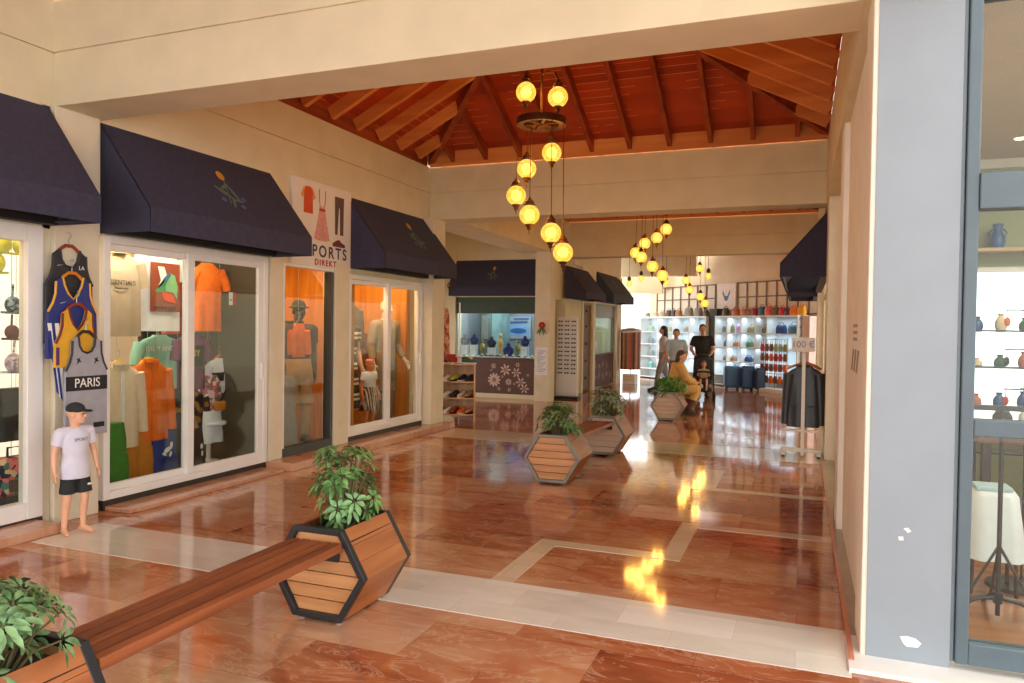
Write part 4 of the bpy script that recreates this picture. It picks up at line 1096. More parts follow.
bikini('blue patterned bikini top on the ply wall of the first shop', (-5.95, 4.25, 1.75), .14, f_denim)
bikini('black and red strappy bikini top under the blue patterned one', (-5.96, 4.24, 1.53), .12, PM('nylon_dark_red', (92, 30, 36), .6))
bikini('lilac patterned bikini top above the black shorts', (-5.95, 4.27, 1.28), .16, f_lilac)
pants('shorts', 'black swim shorts hanging below the lilac bikini top', 'shorts', (-5.95, 4.25, 1.08), EAST, .2, .42, f_black, short=True)
r = thing('backpack', 'colourful pink patterned backpack at the bottom of the first shop window', 'bag', (-5.95, 4.21, .55), EAST)
MB().box(-.15, .15, -.07, .07, -.34, -.02).build('body', blot_mat('bag_print', [(214, 90, 110), (236, 120, 120), (60, 120, 110), (40, 40, 52), (226, 190, 150)], 22), r, bevel=.05, seg=4)
MB().tube([(-.06, 0, -.04), (-.06, 0, .05), (.06, 0, .05), (.06, 0, -.04)], .01, 8).build('handle', f_black, r, smooth=True)
tprint(r, 'R', .11, m_pw, .07, -.13, -.073); MB().box(-.1, .1, -.09, -.06, -.3, -.2).build('pocket', f_dkb, r, bevel=.02)
pants('trousers', 'dark narrow trousers hanging under the pink backpack', 'trousers', (-5.99, 4.24, .36), EAST, .15, .27, f_jblack, short=True)

# ---- second shop, left leaf
W = 'clothes hung in the window with the white sliding doors'
t = top('t_shirt', 'beige t-shirt with ESSENTIALS printed on the chest behind the left sliding door', 't-shirt', (-6.092, 5.29, 2.29), EAST, .27, .80, f_beige, (.24, .08), seed=1, group=W)
tprint(t, 'ESSENTIALS', .062, m_pk2, .0, -.29, -.072); tprint(t, 'FEAR OF GOD', .024, m_pk2, .0, -.345, -.072)
MB().lathe([(.1, -.012), (.098, .012), (.082, .012), (.086, -.012)], (0, 0, 0), 20).build('neck_rib', f_beige, t, smooth=True)
hanger('yellow orange hanger holding the beige t-shirt', (-6.092, 5.29, 2.335), EAST, m_hang_y, .16)
t = top('t_shirt', 'white t-shirt with a large brown picture print beside the beige t-shirt', 't-shirt', (-6.2, 5.91, 2.36), EAST, .25, .82, f_white, (.2, .1), seed=2, group=W)
mb = MB(); flat(mb, [(-.19, -.26), (.19, -.26), (.19, .24), (-.19, .24)], facing((0, -.078, -.36), (0, -1, 0))); pb = mb.build('picture', PM('print_rust', (142, 66, 40), .8, .08), t)
Mf = facing((0, -.081, -.36), (0, -1, 0))
mb = MB(); flat(mb, [(-.1, .2), (-.02, .2), (.02, .1), (-.06, 0), (-.1, -.02), (-.06, .06)], Mf); mb.build('shape', m_pw, pb)
mb = MB(); flat(mb, [(-.14, -.06), (-.04, .06), (.04, .12), (-.02, -.06)], Mf); mb.build('shape', PM('print_green', (62, 138, 90), .8), pb)
mb = MB(); flat(mb, [(.0, .06), (.06, .14), (.12, .12), (.16, 0), (.15, -.12), (.1, -.06), (.0, -.05)], Mf); mb.build('shape', PM('print_light_green', (130, 184, 130), .8), pb)
mb = MB(); flat(mb, [(-.03, .08), (.05, .15), (.07, .12), (.0, .03)], Mf, .004); mb.build('shape', PM('print_blue', (60, 110, 140), .8), pb)
mb = MB(); flat(mb, [(-.06, -.05), (.1, -.08), (.14, -.17), (-.02, -.15)], Mf, .004); mb.build('shape', PM('print_orange_red', (214, 72, 36), .8), pb)
text('print', 'MONCLER', .06, m_pk2, t, facing((0, -.082, -.585), (0, -1, 0)))
t = top('t_shirt', 'mint green t-shirt with white lettering below the picture t-shirt', 't-shirt', (-6.333, 6.040, 1.495), EAST, .27, .72, f_mint, (.22, .09), seed=3, group=W); tprint(t, 'PALM ANGELS', .075, m_pw, 0, -.14, -.07)
t = top('shirt', 'cream button shirt behind the left door, over the green trousers', 'shirt', (-6.061, 5.288, 1.223), EAST, .24, .80, f_cream, (.58, .09), collar=f_cream, placket=f_white, seed=4, group=W)
hanger('yellow hanger holding the cream button shirt', (-6.061, 5.288, 1.254), EAST, m_hang_y, .14)
t = top('shirt', 'orange long sleeved shirt hanging beside the cream shirt', 'shirt', (-6.145, 5.727, 1.233), EAST, .235, .80, f_orange, (.62, .1), collar=f_orange, placket=f_orange, seed=5, group=W)
hanger('yellow hanger holding the orange long sleeved shirt', (-6.145, 5.727, 1.265), EAST, m_hang_y, .14)
pants('trousers', 'green trousers below the cream shirt', 'trousers', (-5.86, 4.99, .70), EAST, .2, .64, f_green, W, seed=1, legw=.13)
pants('trousers', 'mustard yellow trousers between the green and blue ones', 'trousers', (-6.165, 5.580, 0.659), EAST, .18, .64, f_mustard, W, seed=2, legw=.12)
p = pants('shorts', 'royal blue shorts with white motif below the orange shirt', 'shorts', (-6.197, 5.915, 0.533), EAST, .19, .5, f_blue, W, True, seed=3, legw=.12)
mb = MB(); 
for a in ((.02, -.22, .05), (.07, -.18, .04), (-.02, -.26, .03), (.06, -.27, .03)): flat(mb, oval(a[0], a[1], a[2], a[2] * .5, a[0] * 20, 10), facing((0, -.092, 0), (0, -1, 0)))
mb.build('print', m_pw, p)
pants('trousers', 'dark trousers hanging at the edge between the two sliding doors', 'trousers', (-6.291, 6.291, 0.920), EAST, .13, .85, f_jblack, W, seed=5, legw=.08)
# right leaf
t = top('t_shirt', 'bright orange t-shirt hanging high behind the right sliding door', 't-shirt', (-6.249, 6.625, 2.299), EAST, .2, .76, f_orange2, (.2, .14), seed=6, group=W)
t = top('t_shirt', 'red t-shirt hanging behind the centre post of the sliding doors', 't-shirt', (-6.531, 6.479, 2.122), EAST, .2, .62, f_red, (.2, .08), seed=7, group=W)
t = top('t_shirt', 'plum purple t-shirt with black printed square below the orange t-shirt', 't-shirt', (-6.270, 6.416, 1.516), EAST, .2, .62, f_purple, (.2, .07), seed=8, group=W)
mb = MB(); mb.box(-.13, .1, -.08, -.06, -.36, -.13); q = mb.build('print', m_pk2, t); tprint(t, 'NY', .1, f_yel, -.02, -.22, -.082)
t = top('t_shirt', 'black and gold patterned t-shirt below the plum one', 't-shirt', (-6.270, 6.416, 0.889), EAST, .19, .5, blot_mat('gold_print', [(40, 32, 30), (58, 44, 36), (150, 104, 40), (30, 26, 26)], 16), (.18, .05), seed=9, group=W)
p = pants('trousers', 'dark brown trousers with small white motif in the right door corner', 'trousers', (-6.249, 6.395, 0.471), EAST, .16, .45, f_dkb, W, True, seed=6); mb = MB(); flat(mb, oval(.07, -.2, .02, .03), facing((0, -.09, 0), (0, -1, 0))); flat(mb, oval(.08, -.28, .015, .03), facing((0, -.09, 0), (0, -1, 0))); mb.build('print', m_pw, p)
t = top('sweater', 'white sweater with a black chest stripe behind the right door', 'sweater', (-6.322, 6.915, 1.223), EAST, .23, .4, f_white, (.42, .1), seed=10, group=W); mb = MB(); mb.loft([sring(-.26, .226, .067, 0, 0), sring(-.16, .226, .067, 0, 0)]); mb.build('stripe', f_black, t, smooth=True)
hanger('orange hanger holding the white striped sweater', (-6.322, 6.915, 1.254), EAST, m_hang_o, .13)
t = top('blouse', 'pink floral blouse under the white striped sweater', 'blouse', (-6.270, 6.709, 1.035), EAST, .15, .42, blot_mat('floral_print', [(226, 190, 190), (206, 90, 110), (236, 214, 206), (190, 120, 130), (120, 110, 90)], 24), None, seed=11, group=W, flare=1.1)
p = pants('shorts', 'white shorts below the pink floral blouse', 'shorts', (-6.249, 6.688, 0.638), EAST, .15, .36, f_white, W, True, seed=7, legw=.09)
r = thing('shoulder_bag', 'dark shoulder bag with mustard strap across the floral blouse', 'bag', (-6.165, 6.740, 0.700), EAST); MB().box(-.1, .06, -.05, .0, -.06, .05).build('body', f_mustard, r, bevel=.02); MB().beam((-.05, -.03, .02), (.14, -.03, .24), .03, .008, (0, 1, 0)).build('strap', f_jblack, r)
r = thing('side_table', 'round white table top beside the white shorts', 'table', (-6.3, 6.72, .05), 0); MB().lathe([(.18, .42), (.19, .43), (.19, .45), (.18, .46)], (0, 0, 0), 28).build('top', f_white, r, smooth=True); MB().lathe([(.12, 0), (.11, .015), (.025, .03), (.022, .42)], (0, 0, 0), 18).build('pedestal', m_white, r, smooth=True)
r = thing('notice', 'small red and white notice stuck on the right sliding door', 'notice', (-5.842, 6.573, 1.902), EAST); MB().box(-.055, .0, -.003, 0, -.07, .07).build('white_half', m_pw, r); MB().box(0, .055, -.003, 0, -.07, .07).build('red_half', m_pr, r); MB().box(-.045, -.01, -.005, -.003, -.02, -.01).build('line', m_pk2, r)
top('jacket', 'dark jacket standing in for a reflection behind the right sliding door', 'jacket', (-7.0, 7.1 - .45, 2.15), EAST, .26, .8, f_jblack, (.5, .08), seed=12, group=W)  # added dark shape in place of the outside mirrored in the pane
# ---- third shop: single pane
G3 = 'displays in the single orange lit window'
figure('mannequin', 'mannequin in black hat, dark top and khaki trousers in the orange lit window', 'mannequin', (-6.2, 8.2, .05), EAST - .5, 1.88, joints(elL=(.215, .02, 1.13), wrL=(.2, -.05, .89), elR=(-.215, .02, 1.13), wrR=(-.2, -.05, .89)), m_mann_k, [('tee', f_dkb, dict(sl=.6, z0=.93)), ('trousers', f_khaki, dict(fl=.02)), ('hat', f_black), ('shoes', f_dkb)], vox=.013, eyes=False, group=G3)
t = top('shirt', 'orange shirt hanging in front of the hatted mannequin', 'shirt', (-5.93, 7.86, 1.64), EAST, .125, .42, f_orange2, (.3, .05), seed=3, group=G3, hd=.045); hanger('dark hanger holding the orange shirt in the lit window', (-5.93, 7.86, 1.67), EAST, m_hang_k, .1)
t = top('dress', 'long pale grey dress at the bottom left of the orange lit window', 'dress', (-5.88, 7.55, 1.0), EAST, .15, .92, PM('cotton_pale_grey', (150, 142, 140), .85, .06, 14), None, flare=1.35, group=G3, hd=.07)
r = thing('picture_frame', 'dark square frame at the right of the orange lit window', 'frame', (-6.6, 8.55, 1.4), EAST - .6); MB().box(-.19, .19, -.02, .02, -.28, .28).build('frame', f_black, r, bevel=.005); MB().box(-.14, .14, -.024, -.018, -.2, .2).build('picture', PM('dim_picture', (96, 82, 70), .5), r)
# ---- fourth shop
G4 = 'mannequins behind the far white sliding doors'
f_check = band_mat('check_brown', [(0, (90, 66, 50)), (.35, (216, 192, 164)), (.5, (60, 44, 36)), (.75, (186, 150, 120))], 0, .07); f_tribal = band_mat('tribal_print', [(0, (66, 48, 40)), (.3, (222, 202, 178)), (.45, (110, 78, 60)), (.6, (232, 218, 200)), (.75, (50, 38, 34))], 2, .22)
figure('mannequin', 'woman mannequin in a brown and cream patterned dress behind the far doors', 'mannequin', (-6.12, 9.2, .05), EAST - .2, 1.88, joints(), m_skin_m, [('dress', f_tribal, dict(hem=(.35, .22, .17))), ('shoes', f_dkb)], vox=.013, face=True, eyes=True, group=G4)
Jg = joints(head=(0, -.02, 1.58), neck=(0, 0, 1.43), shL=(.17, .01, 1.36), elL=(.24, .02, 1.1), wrL=(.27, -.04, .9), shR=(-.17, .01, 1.36), elR=(-.24, .02, 1.1), wrR=(-.27, -.04, .9))
figure('child_mannequin', 'girl mannequin with pink headband, white top and checked skirt', 'mannequin', (-5.86, 9.42, .05), EAST - .2, 1.12, Jg, m_skin_o, [('tee', f_white, dict(sl=.5, z0=1.06)), ('skirt', f_check, dict(hem=(.55, .27, .22), zt=1.1)), ('band', PM('headband_pink', (240, 120, 120), .7))], hs=1.2, vox=.009, group=G4)
figure('mannequin', 'man mannequin in beige shirt and trousers behind the right far door', 'mannequin', (-6.05, 10.16, .05), EAST - .3, 1.98, joints(wrL=(.27, -.12, .92)), m_mann_w, [('shirt', PM('cotton_stone', (150, 132, 108), .85, .05, 14), dict(sl=1.8, z0=.86)), ('trousers', PM('cotton_taupe', (128, 104, 78), .85, .05, 14), {})], vox=.013, eyes=False, group=G4)
t = top('shirt', 'dark grey shirt hanging behind the patterned dress', 'shirt', (-6.5, 9.9, 1.95), EAST, .24, .7, PM('cotton_charcoal', (92, 84, 78), .85, .06, 14), (.4, .06), seed=2, group=G4)
t = top('jacket', 'brown jacket hanging beside the beige mannequin', 'jacket', (-6.6, 10.4, 1.5), EAST - .5, .2, .8, PM('cotton_brown', (112, 72, 50), .85, .06, 14), (.5, .06), seed=3, group=G4)
r = thing('picture_frame', 'small dark picture frame on the pine wall behind the beige mannequin', 'frame', (-7.15, 10.9 - .55, 1.62), EAST); MB().box(-.13, .13, -.03, .0, -.14, .14).build('frame', f_dkb, r, bevel=.005); MB().box(-.08, .08, -.034, -.028, -.09, .09).build('picture', f_beige, r)
for i, zz in enumerate((1.1, 1.4, 1.7)):
    tag(MB().box(-.12, .12, -.5, .5, -.012, .012).build('wall_shelf', m_hang_k, None, bevel=.003), 'dark wall shelf behind the woman mannequin, %s from the bottom' % ORD[i], 'shelf', 'wall shelves behind the far doors', (-7.06, 9.6, zz))
# ------------------------------------------------------------------ shoe rack behind the left column
m_rackw = wood_mat('rack_pine', (206, 156, 100), (222, 178, 124), 2, .5)
RX0, RX1, RY, = -5.86, -5.17, 11.55
RR = .40
def rp(dx, dy, z): return (-5.515 + dx * math.cos(RR) - dy * math.sin(RR), RY + dx * math.sin(RR) + dy * math.cos(RR), z)
sr = thing('shoe_rack', 'pine shoe rack with shoes on its shelves beside the left column', 'shoe rack', (-5.515, RY, 0), RR)
for s in (-1, 1): MB().box(s * .345 - .012, s * .345 + .012, 0, .42, 0, 1.0).build('side_panel', m_rackw, sr, bevel=.003)
RZ = (.12, .40, .68, .98)
for zz in RZ: MB().prism([(0, zz), (.42, zz + .0), (.42, zz + .02), (0, zz + .02)], 'x', -.333, .333).build('shelf', m_rackw, sr)
MB().box(-.333, .333, .40, .42, .1, .98).build('back_panel', m_rackw, sr)
def shoe(label, loc, rot, m, sole, group, kind='sneaker'):
    r = thing('shoe', label, 'shoe', loc, rot, group)
    mb = MB(); rs = []
    for y, w_, h_ in ((-.13, .022, .03), (-.10, .038, .045), (-.03, .042, .065), (.03, .036, .095), (.08, .036, .10), (.12, .03, .09)):
        rs.append([V((w_ * math.cos(2 * PI * k / 12), y, .018 + max(0, h_ * .5 + h_ * .5 * math.sin(2 * PI * k / 12)))) for k in range(12)])
    mb.loft(rs); mb.build('upper', m, r, smooth=True)
    mb = MB(); mb.prism([(-.02, -.135), (.02, -.135), (.044, -.09), (.044, -.02), (.036, .05), (.034, .12), (-.034, .12), (-.036, .05), (-.044, -.02), (-.044, -.09)], 'z', 0, .022); mb.build('sole', sole, r, bevel=.004)
    MB().ell((0, .085, .105), (.024, .035, .012)).build('opening', f_jblack, r, smooth=True)
    return r
cs = dict(black=f_black, white=f_white, red=f_red, grey=f_grey, tan=f_khaki, brown=f_dkb, blue=f_nblue, pink=PM('cotton_pink', (226, 150, 140), .8), green=PM('shoe_green', (56, 100, 70), .8), lime=f_ylime)
rows = [(.14, [('dark grey', f_jblack), ('white', f_white), ('red', f_red), ('orange red', f_orange2), ('pale pink', cs['pink'])]),
        (.42, [('grey', f_grey), ('white', f_white), ('dark brown', f_dkb), ('white and brown', f_cream), ('tan', f_khaki)]),
        (.70, [('brown', f_dkb), ('pale', f_cream), ('lime', f_ylime), ('black', f_black), ('black slip-on', f_jblack)])]
names = ['bottom', 'middle', 'upper']
for i, (zz, row) in enumerate(rows):
    for k, (cn, m) in enumerate(row):
        shoe('%s shoe, %s from the left on the %s shelf of the pine rack' % (cn, ORD[k], names[i]), rp(-.26 + k * .13, .16, zz), RR - .5, m, f_white if k % 2 else f_black, 'shoes on the pine rack')
for k, (cn, m, dx, dy, ro) in enumerate((('black', f_black, -.25, .12, 1.2), ('dark green', cs['green'], -.12, .3, .4), ('red', f_red, -.02, .14, -.3), ('black and green', cs['green'], .24, .12, 1.3), ('white', f_white, .1, .3, 1.5))):
    shoe('%s shoe on top of the pine rack, %s from the left' % (cn, ORD[k]), rp(dx, dy, 1.0), RR + ro, m, f_white, 'shoes on the pine rack')
r = thing('shoe_box', 'red shoe box standing on top of the pine rack', 'box', rp(-.08, .3, 1.0), RR + .1); MB().box(-.08, .08, -.05, .05, 0, .15).build('body', f_red, r, bevel=.003); MB().box(-.084, .084, -.054, .054, .12, .155).build('lid', PM('lid_red', (160, 36, 34), .6), r, bevel=.003)
r = thing('shoe_box', 'white shoe box beside the red one on the pine rack', 'box', rp(.15, .3, 1.0), RR - .1); MB().box(-.14, .14, -.06, .06, 0, .1).build('body', f_white, r, bevel=.003); MB().box(-.144, .144, -.064, .064, .08, .12).build('lid', f_cream, r, bevel=.003)
t = top('dress', 'patterned red and cream dress hanging behind the left column', 'dress', (-6.25, 12.6, 1.98), -.3, .13, .95, blot_mat('paisley', [(196, 120, 96), (222, 178, 150), (150, 80, 66), (206, 150, 120)], 22), None, flare=1.2, hd=.06)
r = thing('garment_rail', 'metal rail carrying the patterned dress behind the left column', 'rail', (-6.25, 12.66, 0)); MB().tube([(-.3, 0, .02), (-.3, 0, 2.08), (.3, 0, 2.08), (.3, 0, .02)], .014, 8).build('frame', m_hook, r, smooth=True); MB().box(-.34, -.26, -.25, .25, 0, .03).build('foot', m_hook, r); MB().box(.26, .34, -.25, .25, 0, .03).build('foot', m_hook, r)
r = thing('wall_bracket', 'small ornate metal bracket on the column above the shoe rack', 'bracket', (-5.35, 10.98, 2.3)); MB().tube([(.06 * math.cos(a * .5), .06 + .0 * a, .06 * math.sin(a * .5)) for a in range(13)], .009, 6).build('scroll', m_brass, r, smooth=True); MB().tube([(0, 0, .0), (0, .05, .0), (.0, .06, .05)], .009, 6).build('arm', m_brass, r)

# ------------------------------------------------------------------ jewellery shop at the end of the recess
JY = 16.1
struct('wall_jewel_upper', (lambda b: (grooved(b, -8.0, -5.6, JY, JY + .3, 'y'), b)[1])(MB()), m_wall)
struct('wall_jewel_post', MB().box(-8.0, -7.66, JY - .05, JY + .3, 0, 3.335), m_wall)
struct('wall_jewel_lintel', MB().box(-7.66, -5.66, JY, JY + .2, 2.34, 3.335), m_wall)
struct('wall_jewel_base', MB().box(-7.66, -5.66, JY - .02, JY + .2, 0, .1), m_wall)
struct('wall_jewel_column', MB().box(-5.56, -5.2, JY - .34, JY + .02, 0, 3.335), m_pillar, bevel=.006)
struct('wall_jewel_side', MB().box(-5.64, -5.3, JY + .02, 18.35, 2.3, 3.3), m_wall)
jf = sroot('window_5', (-7.66, JY, 0))
MB().box(0, 2.0, 0, .05, 1.96, 2.34).build('fascia', PM('fascia_green', (58, 78, 62), .6), jf)
MB().box(0, 2.0, 0, .05, .1, .93).build('counter_panel', PM('panel_brown', (92, 64, 56), .6), jf)
MB().box(.0, 2.0, .02, .03, .93, 1.96).build('pane', m_glass, jf)
mb = MB(); mb.box(0, .03, 0, .05, .93, 1.96); mb.box(1.97, 2.0, 0, .05, .93, 1.96); mb.box(.03, 1.97, 0, .05, .915, .94); mb.build('window_frame', m_hook, jf)
mp = PM('flower_print', (206, 178, 164), .7); mp2 = PM('flower_print_mid', (150, 118, 106), .7)
mb = MB(); m2_ = MB()
rnd = random.Random(3)
def petal(cx, cz, R, n, mbx):
    for k in range(n):
        a = 2 * PI * k / n; flat(mbx, oval(cx + math.cos(a) * R * .62, cz + math.sin(a) * R * .62, R * .36, R * .16, a, 8), facing((0, -.001, 0), (0, -1, 0)), .002)
for (cx, cz, R, n) in ((1.0, .42, .17, 11), (1.28, .66, .14, 7), (1.36, .38, .085, 8), (.98, .74, .07, 7), (1.55, .6, .12, 6), (1.66, .38, .13, 6), (1.75, .24, .12, 6), (1.38, .2, .05, 6), (1.12, .22, .05, 5), (1.58, .78, .06, 6), (1.83, .55, .04, 5), (1.2, .5, .04, 5), (.92, .64, .03, 5), (1.5, .34, .035, 5)):
    petal(cx, cz, R, n, mb); flat(m2_, oval(cx, cz, R * .28, R * .28), facing((0, -.002, 0), (0, -1, 0)), .002)
mb.build('flower_pattern', mp, jf); m2_.build('flower_centre', mp2, jf)
struct('wall_jewel_inner', MB().box(-7.7, -5.66, JY + 1.6, JY + 1.68, 0, 2.4), PM('jewel_wall', (132, 138, 142), .6))
struct('ceiling', MB().box(-7.7, -5.66, JY + .06, JY + 1.6, 2.34, 2.4), m_wall_in)
tag(MB().box(-.98, .98, 0, .6, -.03, 0).build('display_shelf', PM('display_white', (228, 232, 232), .3), None, bevel=.004), 'white display shelf inside the jewellery window', 'shelf', None, (-6.66, JY + .06, .955))
struct('wall_jewel_side', MB().box(-7.78, -7.70, JY + .05, JY + 1.6, 0, 2.4), PM('jewel_wall', (132, 138, 142), .6))
struct('wall_jewel_side', MB().box(-5.66, -5.60, JY + .02, JY + 1.6, 0, 2.4), PM('jewel_wall', (132, 138, 142), .6))
area('jewel_light', (-6.65, JY + .35, 2.3), 1.7, 20, (226, 240, 255), sy=.4)
area('jewel_light', (-6.65, JY + 1.1, 2.3), 1.7, 12, (226, 240, 255), sy=.6)
m_velvet = PM('velvet_blue', (20, 34, 104), .8, .1, 20); m_velvet_d = PM('velvet_navy', (26, 32, 72), .8, .1, 20); m_gold = PM('gold_cloth', (214, 176, 112), .5, .1, 12); m_chain = PM('gold_metal', (220, 180, 90), .25, metal=.9); m_silver = PM('silver', (206, 210, 216), .2, metal=.9)
def bust(label, x, y, z, s, m):
    r = thing('necklace_bust', label, 'necklace bust', (x, y, z), 0, 'necklace busts in the jewellery window')
    mb = MB(); mb.loft([[V((a * math.cos(2 * PI * k / 18), b * math.sin(2 * PI * k / 18) - lean, zz)) for k in range(18)] for a, b, zz, lean in ((.05, .04, 0, 0), (.075, .045, .03, 0), (.11, .05, .1, 0.0), (.10, .045, .15, .0), (.045, .03, .19, 0), (.036, .03, .24, 0), (.03, .026, .25, 0))]); mb.xf(Matrix.Diagonal((s, s, s, 1))); mb.build('body', m, r, smooth=True, angle=60)
    MB().tube([(s * .05 * math.cos(a), -s * (.048), s * (.13 - .05 * math.sin(a))) for a in [0, .5, 1.0, 1.57, 2.14, 2.64, 3.14]], .004, 6).build('necklace', m_silver, r)
bust('dark blue necklace bust at the left end of the jewellery window', -7.56, JY + .3, .955 + .25, 1.0, m_velvet_d)
bust('blue necklace bust second from the left in the jewellery window', -7.32, JY + .32, .955 + .26, 1.0, m_velvet)
bust('dark blue necklace bust left of the gold figurine', -6.86, JY + .3, .955 + .2, 1.05, m_velvet_d)
bust('tall blue necklace bust right of the gold figurine', -6.40, JY + .22, .955, 1.25, m_velvet)
bust('blue necklace bust on the right stand of the jewellery window', -6.02, JY + .3, .955 + .24, 1.0, m_velvet)
for i, (x, hh) in enumerate(((-7.56, .25), (-7.32, .26), (-6.86, .2), (-6.02, .24))):
    r = thing('display_block', 'pale display block under the necklace bust, %s from the left' % ORD[i], 'block', (x, JY + .3, .955), 0, 'display blocks in the jewellery window'); MB().box(-.08, .08, -.07, .07, 0, hh - .012).build('body', PM('display_white', (228, 232, 232), .3), r, bevel=.004); MB().box(-.085, .085, -.075, .075, hh - .012, hh).build('cap', PM('display_white', (228, 232, 232), .3), r, bevel=.003)
r = thing('figurine', 'cream gold figurine in the middle of the jewellery window', 'figurine', (-6.64, JY + .3, .955)); MB().lathe([(.06, 0), (.06, .1), (.04, .16), (.07, .24), (.085, .3), (.05, .38), (.03, .43), (.045, .47), (.03, .52), (.008, .54)], (0, 0, 0), 18).build('body', m_gold, r, smooth=True); MB().lathe([(.075, 0), (.075, .03), (.06, .035)], (0, 0, 0), 18).build('base', m_chain, r)
for lab, x in (('green and gold figurine left of the middle of the jewellery window', -7.1), ('green and gold figurine right of the tall blue bust', -6.2)):
    r = thing('figurine', lab, 'figurine', (x, JY + .3, .955)); MB().lathe([(.07, 0), (.05, .05), (.03, .1), (.075, .2), (.06, .27), (.025, .31), (.035, .35), (.01, .39)], (0, 0, 0), 14).build('body', PM('green_gold', (120, 124, 72), .4, .25, 20), r, smooth=True); MB().ell((.05, -.03, .22), (.04, .03, .05)).build('ornament', m_chain, r, smooth=True)
r = thing('ring_tray', 'blue jewellery tray with silver pieces before the gold figurine', 'tray', (-6.74, JY + .14, .955)); MB().box(-.2, .2, -.06, .06, 0, .025).build('tray', m_velvet, r, bevel=.006)
for k in range(8): MB().ell((-.165 + k * .047, -.01 + .02 * (k % 2), .04), (.018, .018, .022)).build('ring', m_silver, r, smooth=True)
for k in range(12):
    x = -7.48 + k * .155
    r = thing('jewel_box', 'small open jewellery box at the front of the window, %s from the left' % ORD[k], 'box', (x, JY + .085, .955), 0, 'small boxes along the jewellery window'); MB().box(-.03, .03, -.02, .02, 0, .025).build('body', m_silver if k % 3 else m_velvet, r, bevel=.003); MB().box(-.028, .028, .018, .024, .02, .06).build('lid', PM('display_white', (228, 232, 232), .3), r)
def poster(name, label, cat, loc, w_, h_, shapes, base):
    r = thing(name, label, cat, loc); MB().box(-w_ / 2, w_ / 2, 0, .02, -h_ / 2, h_ / 2).build('panel', base, r)
    for i, (pts, m) in enumerate(shapes):
        mb = MB(); flat(mb, pts, facing((0, -.001 - .003 * i, 0), (0, -1, 0))); mb.build('print', m, r)
    return r
m_bl = PM('print_sky_blue', (110, 164, 206), .6, .1, 10); m_bd = PM('print_deep_blue', (50, 84, 140), .6, .1, 10); m_pg = PM('print_pale_grey', (190, 196, 204), .6, .1, 6)
poster('poster', 'poster with blue oval and lettering at the back of the jewellery shop', 'poster', (-6.72, JY + 1.55, 1.64), .78, .56, [(oval(.04, -.06, .32, .14), m_bl), (oval(.06, -.08, .22, .07), m_bd), ([(-.16, .1), (.3, .12), (.3, .17), (-.16, .15)], m_bd), ([(-.06, .2), (.34, .21), (.34, .245), (-.06, .235)], m_bd)], PM('poster_grey', (150, 156, 166), .6))
poster('poster', 'pale grey portrait poster at the back of the jewellery shop', 'poster', (-7.40, JY + 1.55, 1.64), .56, .6, [(oval(.06, -.04, .12, .2, -.5), m_pg), (oval(-.08, .05, .09, .15), PM('print_skin_grey', (176, 170, 166), .6)), (oval(.17, .1, .07, .12), m_pg)], PM('poster_beige', (176, 172, 160), .6, .1, 5))
# things on the jewellery column
r = thing('notice', 'white paper notice with printed lines on the jewellery column', 'notice', (-5.39, JY - .341, .9)); MB().box(-.145, .145, -.004, 0, -.31, .31).build('paper', m_pw, r)
mb = MB()
for k in range(11): mb.box(-.1, .1 - .05 * (k % 3), -.006, -.004, .22 - k * .045, .235 - k * .045)
mb.build('text_line', PM('ink_lilac', (150, 150, 190), .7), r)
r = thing('flower_decoration', 'red flower decoration high on the jewellery column', 'decoration', (-5.38, JY - .34, 1.68))
mb = MB()
for k in range(6): mb.ell((.045 * math.cos(k * 1.05), -.03, .02 + .045 * math.sin(k * 1.05)), (.04, .022, .032))
mb.build('petal', f_red, r, smooth=True)
mb = MB()
for a in (-.9, -.3, .3, .9): leaf(mb, (0, -.02, -.02), (math.sin(a), -.2, -.8), (0, -1, 0), .17, .022)
mb.build('leaf', mg3, r, smooth=True)

# ------------------------------------------------------------------ sunglasses stand
es = thing('sunglasses_stand', 'white board stand full of sunglasses beside the jewellery column', 'display stand', (-5.09, 16.72, 0))
MB().box(-.25, .25, 0, .06, .06, 1.9).build('board', m_white, es, bevel=.004); MB().box(-.25, .25, -.03, .0, .1, .48).build('lower_panel', m_white, es, bevel=.004); MB().box(-.27, .3, -.12, .18, 0, .05).build('base', m_fr, es, bevel=.004)
mb = MB()
for k in range(13): mb.box(-.24, .24, -.008, 0, .565 + k * .1, .569 + k * .1)
mb.build('shelf_ledge', m_white, es)
m_lens = PM('lens_dark', (24, 24, 28), .08); m_rim = PM('rim_black', (30, 28, 28), .3)
sgp = thing('sunglasses', 'dark sunglasses on the white stand, top row, first from the left', 'sunglasses', (-5.26, 16.70, 1.79), 0, 'sunglasses on the white board stand')
for s in (-1, 1): MB().ell((s * .031, -.012, 0), (.025, .006, .017), (0, 0, s * .1)).build('lens', m_lens, sgp, smooth=True)
MB().tube([(-.055, 0, .008), (-.03, -.014, .013), (0, -.016, .008), (.03, -.014, .013), (.055, 0, .008)], .003, 6).build('rim', m_rim, sgp)
tints = [None, PM('lens_brown', (80, 44, 26), .1), PM('lens_blue', (40, 60, 90), .1), PM('lens_red', (150, 40, 40), .1), PM('lens_grey', (110, 110, 112), .1)]
rnd = random.Random(5); first = True
tn = ['dark', 'brown tinted', 'blue tinted', 'red tinted', 'grey tinted']
